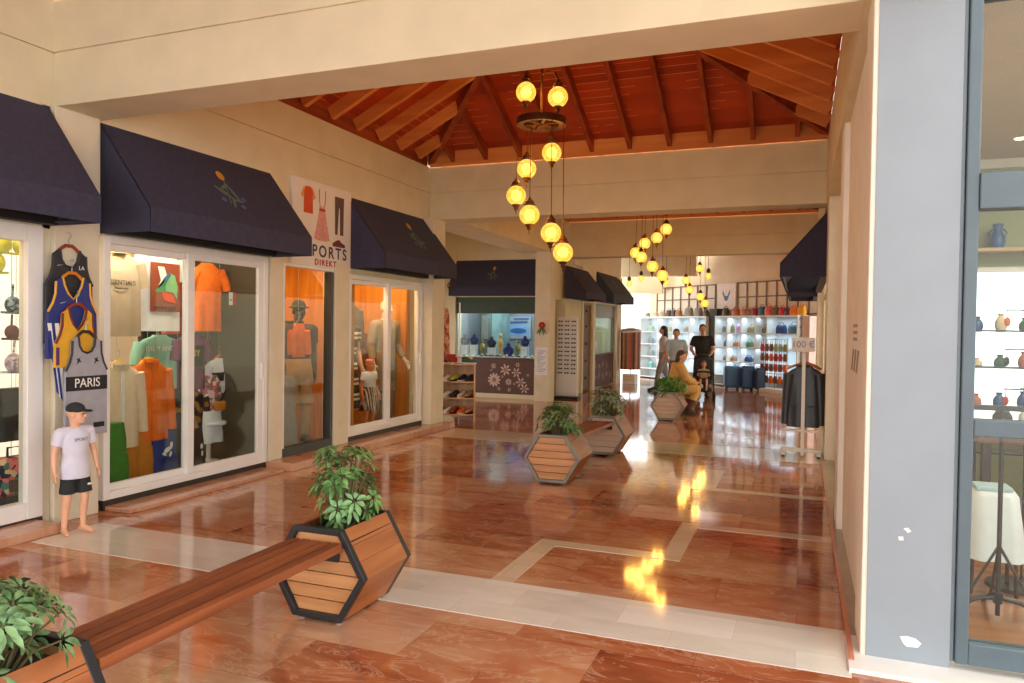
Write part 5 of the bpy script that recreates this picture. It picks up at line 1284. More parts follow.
for i in range(13):
    for k in range(3):
        ti = rnd.choice([0, 0, 0, 0, 1, 0, 2, 4]) if not (i < 2 and k == 1) else 3
        lab = '%s sunglasses on the white stand, %s row from the top, %s from the left' % (tn[ti], ORD[i] if i < 14 else 'lowest', ORD[k])
        loc = (-5.25 + k * .16, 16.70, 1.80 - i * .1)
        if first: sgp.location = loc; sgp['label'] = lab; first = False
        else: dup(sgp, loc, 0, lab, None, {'lens': tints[ti]} if ti else None)

# ------------------------------------------------------------------ shops beyond the sunglasses
struct('wall_left_rear', MB().box(-5.6, -5.2, 18.35, 18.5, 0, 3.2), m_pillar)
wl_ = MB(); wl_.box(-5.6, -5.24, 17.0, 18.35, 0, 2.35); struct('wall_left_rear', wl_, m_wall)
struct('wall_left_rear', MB().box(-5.6, -5.18, 19.35, 19.6, 0, 3.2), m_pillar)
struct('wall_left_rear', MB().box(-5.6, -5.2, 18.5, 22.6, 2.32, 3.2), m_wall)
struct('wall_left_rear', MB().box(-5.6, -5.16, 22.0, 22.6, 0, 3.2), m_pillar)
dr = sroot('door_6', (-5.3, 18.5, 0)); MB().box(-.04, .04, .06, .79, .04, 2.26).build('leaf', PM('door_brown', (110, 84, 56), .5), dr)
mb = MB(); mb.box(-.06, .07, 0, .06, 0, 2.32); mb.box(-.06, .07, .79, .85, 0, 2.32); mb.box(-.06, .07, .06, .79, 2.26, 2.32); mb.build('door_frame', PM('door_frame_tan', (166, 136, 92), .5), dr)
for zz in (.35, .8, 1.25, 1.7, 2.1): MB().ell((.055, .42, zz), (.02, .04, .04)).build('knob', m_hang_k, dr, smooth=True)
wf = sroot('window_7', (-5.3, 19.6, 0)); MB().box(-.03, .05, 0, 2.4, .05, .92).build('lower_panel', PM('panel_brown', (92, 64, 56), .6), wf); MB().box(.0, .008, .05, 2.35, .95, 2.3).build('pane', m_glass, wf)
mb = MB(); mb.box(-.03, .06, 0, .05, .92, 2.32); mb.box(-.03, .06, 2.35, 2.4, .92, 2.32); mb.box(-.03, .06, .05, 2.35, 1.95, 2.32); mb.box(-.03, .06, .05, 2.35, .92, .96); mb.build('window_frame', m_frg, wf)
mb = MB()
for k in range(9): flat(mb, oval(.3 + (k % 5) * .42, .3 + .3 * (k // 5) + .05 * (k % 2), .12, .07, k), facing((.052, 0, 0), (1, 0, 0)) @ Matrix.Identity(4), .002)
mb.build('flower_pattern', mp2, wf)
struct('wall_left_rear', MB().box(-7.0, -6.9, 16.5, 22.6, 0, 3.2), PM('teal_wall', (130, 160, 156), .6, .2, 3))
struct('wall_left_rear', MB().box(-6.9, -5.2, 22.5, 22.6, 0, 3.2), m_wall)
struct('ceiling', MB().box(-7.0, -5.3, 17.9, 22.6, 2.5, 2.6), m_wall)
area('shop_light', (-6.2, 20.8, 2.45), 1.2, 24, (220, 240, 240))
for k in range(4):
    r = thing('display_bust', 'white display bust behind the far window beyond the sunglasses, %s from the left' % ORD[k], 'display bust', (-5.7, 20.0 + k * .5, .92), EAST, 'busts in the far window'); MB().lathe([(.06, 0), (.1, .1), (.12, .2), (.1, .3), (.045, .36), (.04, .42), (.06, .46), (.06, .52), (.02, .56)], (0, 0, 0), 14).build('body', f_white, r, smooth=True); MB().lathe([(.07, -.02), (.07, 0)], (0, 0, 0), 14).build('base', m_hook, r)
tag(MB().box(-.3, .3, 0, 2.2, -.02, .0).build('display_shelf', PM('display_white', (228, 232, 232), .3), None), 'pale display shelf behind the far window beyond the sunglasses', 'shelf', None, (-5.75, 19.7, .9))

# belt stand
bs = thing('belt_stand', 'round stand hung with leather belts before the bright opening', 'display stand', (-4.82, 22.4, 0))
MB().box(-.2, .2, -.2, .2, 0, .3).build('base', m_white, bs, bevel=.006); MB().box(-.15, .15, -.206, -.2, .08, .24).build('base_label', f_cream, bs); MB().tube([(0, 0, .3), (0, 0, 1.68)], .02, 8).build('pole', m_hook, bs)
MB().lathe([(.26, 1.55), (.32, 1.58), (.32, 1.6), (.26, 1.66), (.05, 1.7)], (0, 0, 0), 20).build('top_ring', m_hook, bs, smooth=True)
bcols = [('tan', (176, 104, 64)), ('red brown', (160, 74, 48)), ('black', (56, 48, 44)), ('light brown', (196, 130, 84)), ('dark brown', (110, 70, 50))]
bmats = [PM('belt_' + n.replace(' ', '_'), c, .5, .1) for n, c in bcols]
b0 = None
for k in range(14):
    a = -PI + .1 + (PI + .6) * k / 13; loc = (-4.82 + .29 * math.cos(a), 22.4 + .29 * math.sin(a), 1.55)
    lab = '%s leather belt hanging on the round stand, %s around from the left' % (bcols[k % 5][0], ORD[k])
    if b0 is None:
        b0 = thing('belt', lab, 'belt', loc, a + PI / 2, 'belts on the round stand'); MB().box(-.052, .052, -.004, .004, -1.12, .0).build('strap', bmats[0], b0); mb = MB(); mb.tube([(-.035, 0, 0), (-.035, 0, .06), (.035, 0, .06), (.035, 0, 0), (-.035, 0, 0)], .006, 6); mb.build('buckle', m_silver, b0)
    else: dup(b0, loc, a + PI / 2, lab, None, {'strap': bmats[k % 5]})

# ------------------------------------------------------------------ bag shop on the slanting back wall
P0 = V((.3, 20.75, 0)); DR = math.atan2(.671, -.741)   # runs from the right end to the far left
BR = DR + PI                                            # local +x to the right, -y to the corridor
def bp(s, out=0.0, z=0.0):
    d = V((-.741, .671, 0)); n = V((-.671, -.741, 0)); p = P0 + d * s + n * out; return (p.x, p.y, z)
bw = MB(); bw.box(-7.6, .3, .5, .62, 0, 4.17); o = struct('wall_back', bw, PM('plaster_back', (222, 206, 178), .85, .04, 3)); o.location = P0; o.rotation_euler = (0, 0, BR)
m_sh = PM('shelf_white', (226, 234, 236), .4, .02, 4); m_back = PM('shelf_back', (214, 230, 236), .5, .02, 4)
def shelf_unit(label, s0, s1, cols):
    W_ = s1 - s0; r = thing('display_cabinet', label, 'cabinet', bp(s0, 0), BR)
    MB().box(-W_, 0, .40, .43, 0, 2.06).build('back_panel', m_back, r)
    for zz in (.05, .33, .74, 1.16, 1.57): MB().box(-W_, 0, 0, .40, zz - .015, zz + .01).build('shelf', m_sh, r)
    MB().box(-W_, 0, 0, .43, 2.03, 2.08).build('top_board', m_sh, r, bevel=.004)
    for c in cols: MB().box(-(c - s0) - .015, -(c - s0) + .015, .0, .4, 0, 2.03).build('upright', m_sh, r)
    return r
shelf_unit('white lit display cabinet on the right of the back wall', .56, 3.72, (.575, 1.64, 2.08, 2.63, 3.2, 3.7))
shelf_unit('white lit display cabinet on the left of the back wall', 4.12, 7.45, (4.135, 4.9, 5.7, 6.5, 7.43))
for s in (1.1, 2.35, 3.2, 4.6, 5.6, 6.7):
    p = bp(s, -.03, 2.0)
    for zz in (2.0, 1.53, 1.12, .7): area('cabinet_light', bp(s, -.12, zz), .85, 1.7, (230, 243, 255), (0, 0, BR), .12)
r = thing('cabinet', 'narrow pink sided shelf at the right end of the back wall', 'cabinet', bp(.5, .0), BR); MB().box(0, .25, .1, .45, 0, 2.05).build('side_panel', PM('panel_pale_pink', (226, 200, 192), .6), r); 
for zz in (1.5, 1.75, 2.0): MB().box(-.05, 0.0, 0.05, .4, zz - .01, zz).build('shelf', m_hang_k, r)
dk = sroot('door_10', bp(3.75, -.1), BR); MB().box(-.33, 0.0, 0, .3, 0, 2.3).build('dark_jamb', PM('dark_green_panel', (52, 58, 46), .7, .2, 8), dk)
# backboards with grids over the cabinets
def grid(label, s0, s1, n):
    W_ = s1 - s0; r = thing('wall_grid', label, 'trellis', bp(s0, -.45, 2.10), BR)
    MB().box(-W_, 0, .0, .02, 0.0, .98).build('back_board', PM('grid_back', (226, 216, 200), .7, .03), r)
    mb = MB()
    for k in range(n + 1): mb.box(-W_ * k / n - .018, -W_ * k / n + .018, -.03, 0, 0, .98)
    for zz in (.0, .52, .94): mb.box(-W_, 0, -.026, -.002, zz, zz + .035)
    mb.build('lattice', PM('lattice_wood', (120, 96, 74), .6), r)
grid('wooden lattice above the right display cabinet, left of the far awning', .2, 3.24, 8)
grid('wooden lattice above the left display cabinet', 4.2, 7.1, 7)
ps = thing('poster', 'white poster with a blue crab shaped emblem between the two lattices', 'poster', bp(3.72, -.43, 2.68), BR); MB().box(-.4, .4, 0, .03, -.4, .4).build('panel', PM('poster_white', (232, 222, 216), .6), ps)
mb = MB(); Mq = facing((0, -.001, 0), (0, -1, 0))
flat(mb, [(-.12, 0), (-.06, -.12), (0, -.14), (.06, -.12), (.12, 0), (.06, .02), (-.06, .02)], Mq)
for s in (-1, 1): flat(mb, [(s * .1, 0), (s * .17, .08), (s * .14, .2), (s * .11, .12), (s * .06, .02)], Mq)
mb.build('emblem', PM('emblem_blue', (60, 110, 150), .6), ps)
# handbags
def bag(label, loc, rot, w_, h_, d_, m, group, strap=True, cat='handbag'):
    r = thing('handbag', label, cat, loc, rot, group)
    mb = MB(); mb.loft([sring(0, w_ * .5, d_ * .5, 0, 0, 20), sring(h_ * .5, w_ * .5, d_ * .55, 0, 0, 20), sring(h_ * .85, w_ * .44, d_ * .42, 0, 0, 20), sring(h_, w_ * .40, d_ * .2, 0, 0, 20)]); mb.build('body', m, r, smooth=True, angle=60)
    mb = MB(); mb.tube([(w_ * .28 * math.cos(a), 0, h_ * .93 + h_ * .32 * math.sin(a)) for a in [PI * k / 8 for k in range(9)]], .009, 6); mb.build('handle', m, r, smooth=True)
    MB().box(-w_ * .16, w_ * .16, -d_ * .56, -d_ * .42, h_ * .5, h_ * .72).build('flap', m, r, bevel=.006)
    return r
def bm(n, c): return PM('bag_' + n, c, .5, .08, 12)
G5 = 'bags on top of the back cabinets'
tops = [(3.44, 'dark olive', (70, 66, 44), .24, .3), (3.0, 'orange brown', (176, 96, 50), .3, .28), (2.66, 'light tan', (172, 118, 80), .3, .28), (2.42, 'brown', (130, 88, 60), .2, .24), (2.26, 'dark red', (150, 44, 52), .22, .28), (1.98, 'teal blue', (38, 96, 118), .25, .32), (1.73, 'coral pink', (222, 104, 104), .25, .34), (1.47, 'olive brown', (104, 84, 60), .25, .28), (1.24, 'bright red', (196, 44, 60), .22, .28), (1.05, 'purple navy', (86, 60, 96), .18, .24), (.83, 'bright orange', (240, 130, 30), .28, .28), (.57, 'amber yellow', (232, 164, 20), .26, .3),
        (7.25, 'small grey', (150, 140, 128), .2, .18), (6.85, 'beige', (196, 176, 150), .3, .22), (6.45, 'pale brown', (176, 150, 124), .28, .22), (6.1, 'dark brown', (72, 52, 44), .24, .27), (5.85, 'charcoal', (64, 60, 58), .22, .27), (5.6, 'tan patterned', (160, 110, 66), .26, .27), (5.1, 'large grey green', (122, 116, 96), .38, .34), (4.65, 'large olive grey', (132, 122, 104), .34, .34), (4.3, 'small dark grey', (96, 88, 78), .22, .25)]
for s, n, c, w_, h_ in tops:
    bag('%s handbag on top of the %s back cabinet' % (n, 'right' if s < 4 else 'left'), bp(s, -.16, 2.081), BR, w_, h_ * .78, .14, bm(n.replace(' ', '_'), c), G5)
G6 = 'bags on the shelves of the back cabinets'
items = [(3.46, 1.58, 'small grey green', (120, 134, 120), .22, .26), (3.22, 1.58, 'olive green', (136, 140, 92), .2, .26), (2.87, 1.58, 'lilac', (186, 164, 196), .26, .3), (2.36, 1.58, 'sage green', (146, 150, 116), .4, .24), (1.85, 1.58, 'moss green', (120, 132, 100), .28, .24), (1.3, 1.58, 'navy blue', (28, 58, 110), .36, .28), (.85, 1.58, 'petrol blue', (56, 100, 120), .4, .3),
         (3.36, 1.17, 'dark grey', (60, 70, 72), .3, .22), (3.0, 1.17, 'tan brown', (150, 110, 80), .22, .18), (2.8, 1.17, 'dusty pink', (196, 150, 130), .2, .18), (2.46, 1.17, 'green', (84, 130, 96), .24, .22), (2.22, 1.17, 'rust', (176, 96, 70), .18, .2),
         (3.4, .75, 'brown', (140, 100, 70), .24, .16), (3.1, .75, 'ochre', (160, 120, 80), .22, .15), (2.5, .75, 'cobalt blue', (50, 80, 130), .26, .18), (2.2, .75, 'steel blue', (90, 110, 140), .22, .18),
         (7.1, 1.58, 'pale green', (150, 170, 150), .26, .22), (6.6, 1.58, 'pale grey', (180, 184, 180), .26, .24), (6.1, 1.58, 'light olive', (160, 164, 140), .24, .2), (5.2, 1.58, 'taupe', (150, 140, 130), .3, .22), (4.45, 1.58, 'black', (44, 46, 44), .26, .2),
         (7.1, 1.17, 'slate', (110, 120, 124), .3, .24), (6.2, 1.17, 'peach', (232, 160, 120), .3, .2), (5.85, 1.17, 'apricot', (222, 140, 100), .24, .18), (4.7, 1.17, 'mauve', (150, 130, 140), .3, .22),
         (7.1, .75, 'grey', (120, 128, 126), .3, .26), (6.5, .75, 'black tote', (50, 54, 54), .34, .3), (6.1, .75, 'dark green', (54, 72, 64), .28, .3), (5.6, .75, 'stone', (160, 156, 146), .26, .2),
         (7.1, .34, 'sea green', (110, 150, 146), .3, .26), (6.6, .34, 'dark slate', (60, 66, 70), .34, .3), (6.15, .34, 'white', (214, 216, 212), .3, .2)]
lev = {1.58: 'top shelf', 1.17: 'second shelf', .75: 'third shelf', .34: 'lowest shelf'}
for s, zz, n, c, w_, h_ in items:
    bag('%s bag on the %s of the %s back cabinet' % (n, lev[zz], 'right' if s < 4 else 'left'), bp(s, -.2, zz + .001), BR, w_, h_ * .85, .14, bm(n.replace(' ', '_') + '_b', c), G6)
# suitcases
def suitcase(label, loc, rot, w_, h_, d_, m):
    r = thing('suitcase', label, 'suitcase', loc, rot, 'blue suitcases before the back cabinet')
    MB().box(-w_ / 2, w_ / 2, -d_ / 2, d_ / 2, .05, h_).build('shell', m, r, bevel=.08, seg=5, smooth=True)
    mb = MB(); mb.tube([(0, -d_ / 2 - .004, .12), (0, -d_ / 2 - .004, h_ - .08)], .006, 6)
    for k in range(-3, 4): mb.box(k * w_ * .12 - .006, k * w_ * .12 + .006, -d_ / 2 - .006, -d_ / 2 + .01, .16, h_ - .12)
    mb.build('rib', m, r)
    MB().tube([(-.09, 0, h_ - .01), (-.09, 0, h_ + .03), (.09, 0, h_ + .03), (.09, 0, h_ - .01)], .012, 8).build('handle', f_black, r, smooth=True)
    for x in (-w_ / 2 + .08, w_ / 2 - .08):
        for y in (-d_ / 2 + .06, d_ / 2 - .06): MB().lathe([(.03, -.015), (.034, 0), (.03, .015)], (x, y, .034), 12, 'x').build('wheel', f_black, r, smooth=True)
m_s1 = PM('suitcase_blue', (64, 108, 156), .4, .06, 6); m_s2 = PM('suitcase_dark_blue', (40, 76, 128), .4, .06, 6); m_s3 = PM('suitcase_navy', (42, 66, 110), .4, .06, 6)
suitcase('mid blue suitcase, leftmost of the three before the back cabinet', (-1.80, 21.75, 0), .3, .46, .66, .28, m_s1)
suitcase('dark blue suitcase, middle of the three before the back cabinet', (-1.38, 21.6, 0), .3, .38, .68, .26, m_s2)
suitcase('navy suitcase, rightmost of the three before the back cabinet', (-1.05, 21.45, 0), .35, .28, .64, .24, m_s3)
# souvenir rack with red and brown bags on hooks
hr = thing('hook_rack', 'wire rack hung with red and brown purses before the right cabinet', 'rack', bp(1.1, .22), BR)
mb = MB()
for x in (-.42, 0, .42): mb.tube([(x, 0, .1), (x, 0, 1.45)], .012, 6)
for zz in (.15, .5, .9, 1.2, 1.42): mb.tube([(-.46, -.01, zz), (.46, -.01, zz)], .009, 6)
mb.build('frame', m_hook, hr, smooth=True); MB().box(-.5, .5, -.25, .2, 0, .1).build('base', m_white, hr, bevel=.01)
pm = [('red', bm('hang_red', (196, 62, 40))), ('brown', bm('hang_brown', (120, 84, 62))), ('orange', bm('hang_orange', (222, 110, 50))), ('dark red', bm('hang_dark_red', (140, 46, 40))), ('olive', bm('hang_olive', (140, 130, 70))), ('pale green', bm('hang_green', (160, 186, 140)))]
rnd = random.Random(9); p0 = None
rl = ['top', 'second', 'third', 'lowest']
for i, zz in enumerate((1.36, 1.1, .82, .5)):
    for k in range(6):
        ci = rnd.choice([0, 0, 1, 2, 3, 1, 4] if i else [4, 5, 1, 0]); x = -.4 + k * .16
        q = Matrix.Rotation(BR, 4, 'Z') @ V((x, -.06, 0)); b_ = V(bp(1.1, .22)); loc = (b_.x + q.x, b_.y + q.y, zz)
        lab = '%s purse on the wire rack, %s row, %s from the left' % (pm[ci][0], rl[i], ORD[k])
        if p0 is None:
            p0 = thing('purse', lab, 'purse', loc, BR, 'purses on the wire rack'); mb = MB(); mb.loft([sring(-.26, .06, .025, 0, 0, 14), sring(-.16, .07, .035, 0, 0, 14), sring(-.06, .05, .02, 0, 0, 14)]); mb.build('body', pm[ci][1], p0, smooth=True, angle=60); MB().tube([(-.045, 0, -.07), (-.02, 0, .04), (.02, 0, .04), (.045, 0, -.07)], .006, 6).build('strap', pm[ci][1], p0)
        else: dup(p0, loc, BR, lab, None, {'body': pm[ci][1], 'strap': pm[ci][1]})
# bright passage beside the belt stand
struct('trim_17', MB().box(-8.0, -4.4, 25.2, 25.5, 2.86, 4.5), m_wall)

# ------------------------------------------------------------------ leather jackets on the rail, with their sign
ck = thing('garment_rack', 'white single post rack with leather jackets by the right columns', 'rack', (.03, 10.36, 0))
mb = MB(); mb.box(-.022, .022, -.022, .022, .03, 1.34); mb.build('post', m_white, ck, bevel=.006)
MB().box(-.27, .24, -.03, .03, .075, .125).build('foot_bar', m_white, ck, bevel=.008); MB().box(-.25, .2, -.02, .02, .335, .365).build('lower_bar', m_white, ck, bevel=.006)
for x in (-.23, .2): MB().box(x - .03, x + .03, -.02, .42, .02, .07).build('foot', m_white, ck, bevel=.008); 
for x in (-.23, .2):
    for y in (.0, .38): MB().lathe([(.018, -.012), (.022, 0), (.018, .012)], (x, y, .022), 10, 'x').build('caster', f_black, ck, smooth=True)
MB().tube([(0, .0, 1.3), (0, .36, 1.3), (0, .38, .06)], .014, 8).build('rail', m_white, ck, smooth=True)
sgn = thing('price_sign', 'small white sign with purple lettering above the leather jackets', 'sign', (.03, 10.37, 1.37)); MB().box(-.15, .13, -.008, .008, 0, .185).build('panel', m_pw, sgn, bevel=.003); text('lettering', '100 €', .115, PM('ink_purple', (150, 140, 196), .7), sgn, facing((-.012, -.0085, .092), (0, -1, 0)), .0015); MB().box(-.012, .012, .0, .01, -.06, 0).build('stem', m_white, sgn)
for k, (y, lab, hl) in enumerate(((10.44, 'black leather jacket hanging at the front of the white rack', 'front wooden hanger on the white rack'), (10.57, 'black leather jacket behind the front jacket on the white rack', 'middle wooden hanger on the white rack'), (10.70, 'black leather jacket hanging rearmost on the white rack', 'rear wooden hanger on the white rack'))):
    t = top('jacket', lab, 'jacket', (.03 + .01 * k, y, 1.17), .03 * (k - 1), .2, .78, f_leather, (.66, .05), hd=.045, collar=f_leather, seed=k, group='leather jackets on the white rack', placket=f_jblack)
    for s in (-1, 1): MB().box(s * .11 - .05, s * .11 + .05, -.068, -.05, -.52, -.50).build('pocket', f_jblack, t)
    hanger(hl, (.03 + .01 * k, y, 1.215), .05 * (k - 1), m_hang_w, .2)

# ------------------------------------------------------------------ people
h_brown = PM('hair_brown', (74, 50, 36), .6, .2, 30); h_black = PM('hair_black', (36, 30, 28), .6, .2, 30); h_lb = PM('hair_light_brown', (120, 84, 56), .6, .2, 30); h_dk = PM('hair_dark', (58, 44, 36), .6, .2, 30)
f_lblue = PM('cotton_light_blue', (176, 196, 206), .85, .04, 14); f_coat = PM('coat_mustard', (206, 160, 94), .85, .08, 10, bump=.1); f_jean = PM('denim_grey', (96, 104, 124), .85, .1, 20)
figure('person', 'person in a black t-shirt and dark trousers standing behind the stroller', 'person', (-2.26, 18.75, 0), .12, 1.78, joints(elL=(.25, -.04, 1.16), wrL=(.2, -.26, 1.06), elR=(-.27, -.02, 1.16), wrR=(-.2, -.26, 1.06)), m_skin, [('tee', f_black, dict(sl=.7, z0=.86)), ('trousers', f_jblack, {}), ('shoes', f_black), ('hair', h_lb)], fat=1.1, vox=.011, yawh=.2)
figure('person', 'person in a pale blue top standing left of the person in black', 'person', (-2.86, 18.5, 0), .3, 1.66, joints(elL=(.27, .0, 1.15), wrL=(.2, -.16, .98), elR=(-.27, 0, 1.15), wrR=(-.22, -.14, .96)), m_skin, [('tee', f_lblue, dict(sl=.8, z0=.93, inf=.018)), ('trousers', f_jean, {}), ('shoes', f_white), ('hair', h_brown)], vox=.011)
figure('person', 'person with long black hair walking away at the left of the group', 'person', (-3.45, 20.2, 0), -1.3, 1.74, joints(anL=(.1, -.2, .1), toeL=(.12, -.4, .03), knL=(.1, -.14, .5), anR=(-.1, .28, .12), toeR=(-.12, .1, .03), knR=(-.1, .06, .5)), m_skin, [('tee', f_white, dict(sl=.7, z0=.86)), ('trousers', f_grey, {}), ('shoes', f_black), ('hair', h_black, dict(len=.3))], vox=.012)
Js = joints(pel=(0, 0, .54), neck=(0, -.12, 1.07), head=(.0, -.17, 1.21), shL=(.185, -.09, 1.0), elL=(.25, -.2, .76), wrL=(.12, -.42, .68), shR=(-.185, -.09, 1.0), elR=(-.25, -.2, .76), wrR=(-.12, -.42, .68),
            hipL=(.09, -.04, .54), hipR=(-.09, -.04, .54), knL=(.11, -.46, .54), anL=(.11, -.28, .09), toeL=(.12, -.45, .03), knR=(-.11, -.46, .54), anR=(-.11, -.28, .09), toeR=(-.12, -.45, .03))
def seated_coat():
    figure('person', 'person in a long mustard yellow coat seated on the far bench', 'person', (-2.30, 14.62, .0), PI / 2 + .45, 1.62, Js, m_skin, [('coat', f_coat, dict(sl=1.9, z0=.78, inf=.04, lt=1.5)), ('trousers', PM('trousers_maroon', (96, 52, 44), .8), dict(fl=.0)), ('shoes', f_dkb, dict(boot=.6)), ('hair', h_dk, dict(len=.16))], vox=.011, yawh=-.7, tilt=.15)
seated_coat()
# stroller with its toddler
st = thing('stroller', 'black pushchair with a child in it before the person in black', 'stroller', (-2.14, 18.05, 0), .12)
mk = PM('stroller_metal', (54, 52, 50), .4, .1, metal=.3)
for s in (-1, 1):
    MB().tube([(s * .24, -.32, .12), (s * .23, .1, .55), (s * .22, .42, 1.0)], .014, 8).build('frame_tube', mk, st, smooth=True)
    MB().tube([(s * .24, .34, .12), (s * .23, -.02, .62)], .014, 8).build('frame_tube', mk, st, smooth=True)
    for y in (-.33, .34):
        for dx in (-.02, .02): MB().lathe([(.06, -.012), (.085, -.014), (.09, 0), (.085, .014), (.06, .012), (.02, .006)], (s * .24 + dx, y, .09), 16, 'x').build('wheel', f_black, st, smooth=True)
MB().tube([(-.22, .42, 1.0), (0, .44, 1.02), (.22, .42, 1.0)], .018, 8).build('handlebar', f_black, st, smooth=True)
MB().box(-.2, .2, -.2, .14, .40, .46).build('seat', f_jblack, st, bevel=.02)
mb = MB(); mb.beam((0, .12, .44), (0, .3, .95), .4, .04, (0, -1, .4)); mb.build('backrest', f_jblack, st, bevel=.01)
MB().box(-.19, .19, -.05, .3, .2, .26).build('basket', f_black, st, bevel=.02)
MB().tube([(-.22, .1, .6), (-.2, -.18, .66), (0, -.24, .68), (.2, -.18, .66), (.22, .1, .6)], .022, 8).build('bumper_bar', f_black, st, smooth=True)
MB().box(-.16, .16, -.42, -.22, .22, .25).build('footrest', f_black, st, bevel=.01)
mb = MB(); rs = []
for k in range(7):
    a = .25 + k * .2; rs.append([V((.22 * math.cos(2 * PI * j / 2) if False else x, .28 - .34 * math.sin(a) , .72 + .34 * math.cos(a))) for x in (-.21, -.1, 0, .1, .21)])
vs = [p for r_ in rs for p in r_]; mb._add(vs, [(i * 5 + j, i * 5 + j + 1, i * 5 + j + 6, i * 5 + j + 5) for i in range(6) for j in range(4)])
Jt = joints(pel=(0, .06, .78), neck=(0, .18, 1.28), head=(0, .16, 1.46), shL=(.17, .16, 1.2), elL=(.24, .0, 1.02), wrL=(.2, -.2, 1.0), shR=(-.17, .16, 1.2), elR=(-.24, .0, 1.02), wrR=(-.2, -.2, 1.0),
            hipL=(.09, .02, .78), hipR=(-.09, .02, .78), knL=(.13, -.38, .84), anL=(.12, -.5, .46), toeL=(.13, -.64, .42), knR=(-.13, -.38, .84), anR=(-.12, -.5, .46), toeR=(-.13, -.64, .42))
figure('person', 'small child in a beige top sitting in the black pushchair', 'person', (-2.14, 18.05, .01), .12, .98, Jt, m_skin, [('tee', f_beige, dict(sl=.6, z0=.86)), ('shorts', f_dkb, dict(t=.8)), ('hair', h_lb)], hs=1.35, vox=.008)
# ------------------------------------------------------------------ shop with blue grey window frames at the right
wf = sroot('window_11', (.69, 4.1, 0)); XR = 3.6
mb = MB(); mb.box(0, .018, .0, .09, .05, 3.4); mb.build('jamb', PM('jamb_blue', (110, 124, 132), .6, .05, 6), wf, bevel=.004)
mb = MB(); mb.box(.02, .075, -.02, .07, .05, 3.4); mb.box(.075, XR, -.02, .07, .05, .155); mb.box(.075, XR, -.02, .07, 1.14, 1.22); mb.box(.075, XR, -.03, .07, 2.21, 2.38); mb.box(.075, XR, -.02, .07, 3.2, 3.4); mb.box(1.9, 2.0, -.02, .07, .155, 3.2)
mb.build('window_frame', m_frame_b, wf, bevel=.006)
for (a, b) in ((.155, 1.14), (1.22, 2.21), (2.38, 3.2)):
    MB().box(.075, 1.9, .02, .028, a, b).build('pane', m_glass, wf); MB().box(2.0, XR, .02, .028, a, b).build('pane', m_glass, wf)
m_cei = PM('shop_ceiling_tan', (196, 176, 148), .8, .03, 3); m_sage = PM('wall_sage', (150, 156, 122), .8, .05, 3)
YB = 8.0
struct('floor', MB().box(.75, 4.4, 4.34, YB, -.02, .03), wood_mat('right_shop_floor', (150, 96, 58), (176, 120, 78), 0, .25))
struct('ceiling', MB().box(.72, 4.4, 4.2, YB, 3.22, 3.4), m_cei)
struct('wall_shop_right', MB().box(4.3, 4.4, 4.2, YB, 0, 3.3), m_cei)
struct('wall_shop_left', MB().box(.73, .78, 5.6, YB, 0, 3.3), m_sage)
wbk = MB(); wbk.box(.75, 4.4, YB, YB + .1, 2.25, 3.3); wbk.box(.75, 4.4, YB, YB + .1, 0, .75); struct('wall_shop_back', wbk, m_sage)
wn11 = sroot('window_12', (.75, YB + .02, .75))  # added window; its sky stands in for the outside reflected in the glass
mb = MB()
for x in (0, 1.15, 2.35, 3.5): mb.box(x, x + .05, 0, .07, 0, 1.5)
mb.box(.05, 3.5, 0, .07, 0, .05); mb.box(.05, 3.5, 0, .07, 1.45, 1.5); mb.build('window_frame', m_white, wn11); MB().box(.05, 3.5, .03, .036, .05, 1.45).build('pane', m_glass, wn11)
mb = MB(); mb.box(.78, 4.3, YB - .05, YB, 3.14, 3.22); struct('trim_18', mb, m_white)
area('shop_light', (2.2, 5.9, 3.19), 1.0, 46, (255, 236, 208))
r = thing('ceiling_light', 'small round recessed lamp in the ceiling of the right shop', 'lamp', (1.62, 7.15, 3.218)); MB().lathe([(.03, -.004), (.055, -.006), (.06, 0)], (0, 0, 0), 20).build('ring', m_white, r, smooth=True); MB().lathe([(.045, -.008), (.03, -.012), (.002, -.013)], (0, 0, 0), 20).build('lamp', EM('downlight', (255, 236, 200), 5.0), r)
r = thing('wall_shelf', 'wooden shelf carrying the blue vase inside the right shop', 'shelf', (1.85, YB - .13, 2.40)); MB().box(-.85, .85, -.1, .13, -.035, 0).build('board', wood_mat('shelf_wood_pale', (190, 160, 120), (206, 178, 140), 0, .5), r, bevel=.004)
for x in (-.6, .6): MB().box(x - .012, x + .012, -.08, .13, -.1, -.035).build('bracket', m_hang_k, r)
m_vase = PM('vase_blue', (44, 84, 140), .3, .15, 12)
r = thing('vase', 'blue vase standing on the shelf inside the right shop', 'vase', (1.62, YB - .15, 2.40)); MB().lathe([(.044, 0), (.062, .05), (.058, .11), (.034, .15), (.031, .18), (.048, .208), (.041, .216)], (0, 0, 0), 22).build('body', m_vase, r, smooth=True)
for s in (-1, 1): MB().tube([(s * .053, 0, .10), (s * .072, 0, .135), (s * .036, 0, .175)], .007, 6).build('handle', m_vase, r, smooth=True)
r = thing('tripod_stand', 'black metal tripod stand behind the right shop window', 'stand', (1.045, 4.85, .03)); m_tp = PM('stand_black', (62, 58, 56), .4, .1, metal=.4)
MB().tube([(0, 0, .03), (0, 0, 1.2)], .012, 10).build('pole', m_tp, r, smooth=True); MB().lathe([(.024, .1), (.026, .13), (.024, .16)], (0, 0, 0), 12).build('collar', m_tp, r, smooth=True)
for a in (PI + .15, -.15, PI / 2): MB().tube([(0, 0, .13), (.1 * math.cos(a), .1 * math.sin(a), .12), (.34 * math.cos(a), .34 * math.sin(a), .01)], .013, 8).build('leg', m_tp, r, smooth=True)
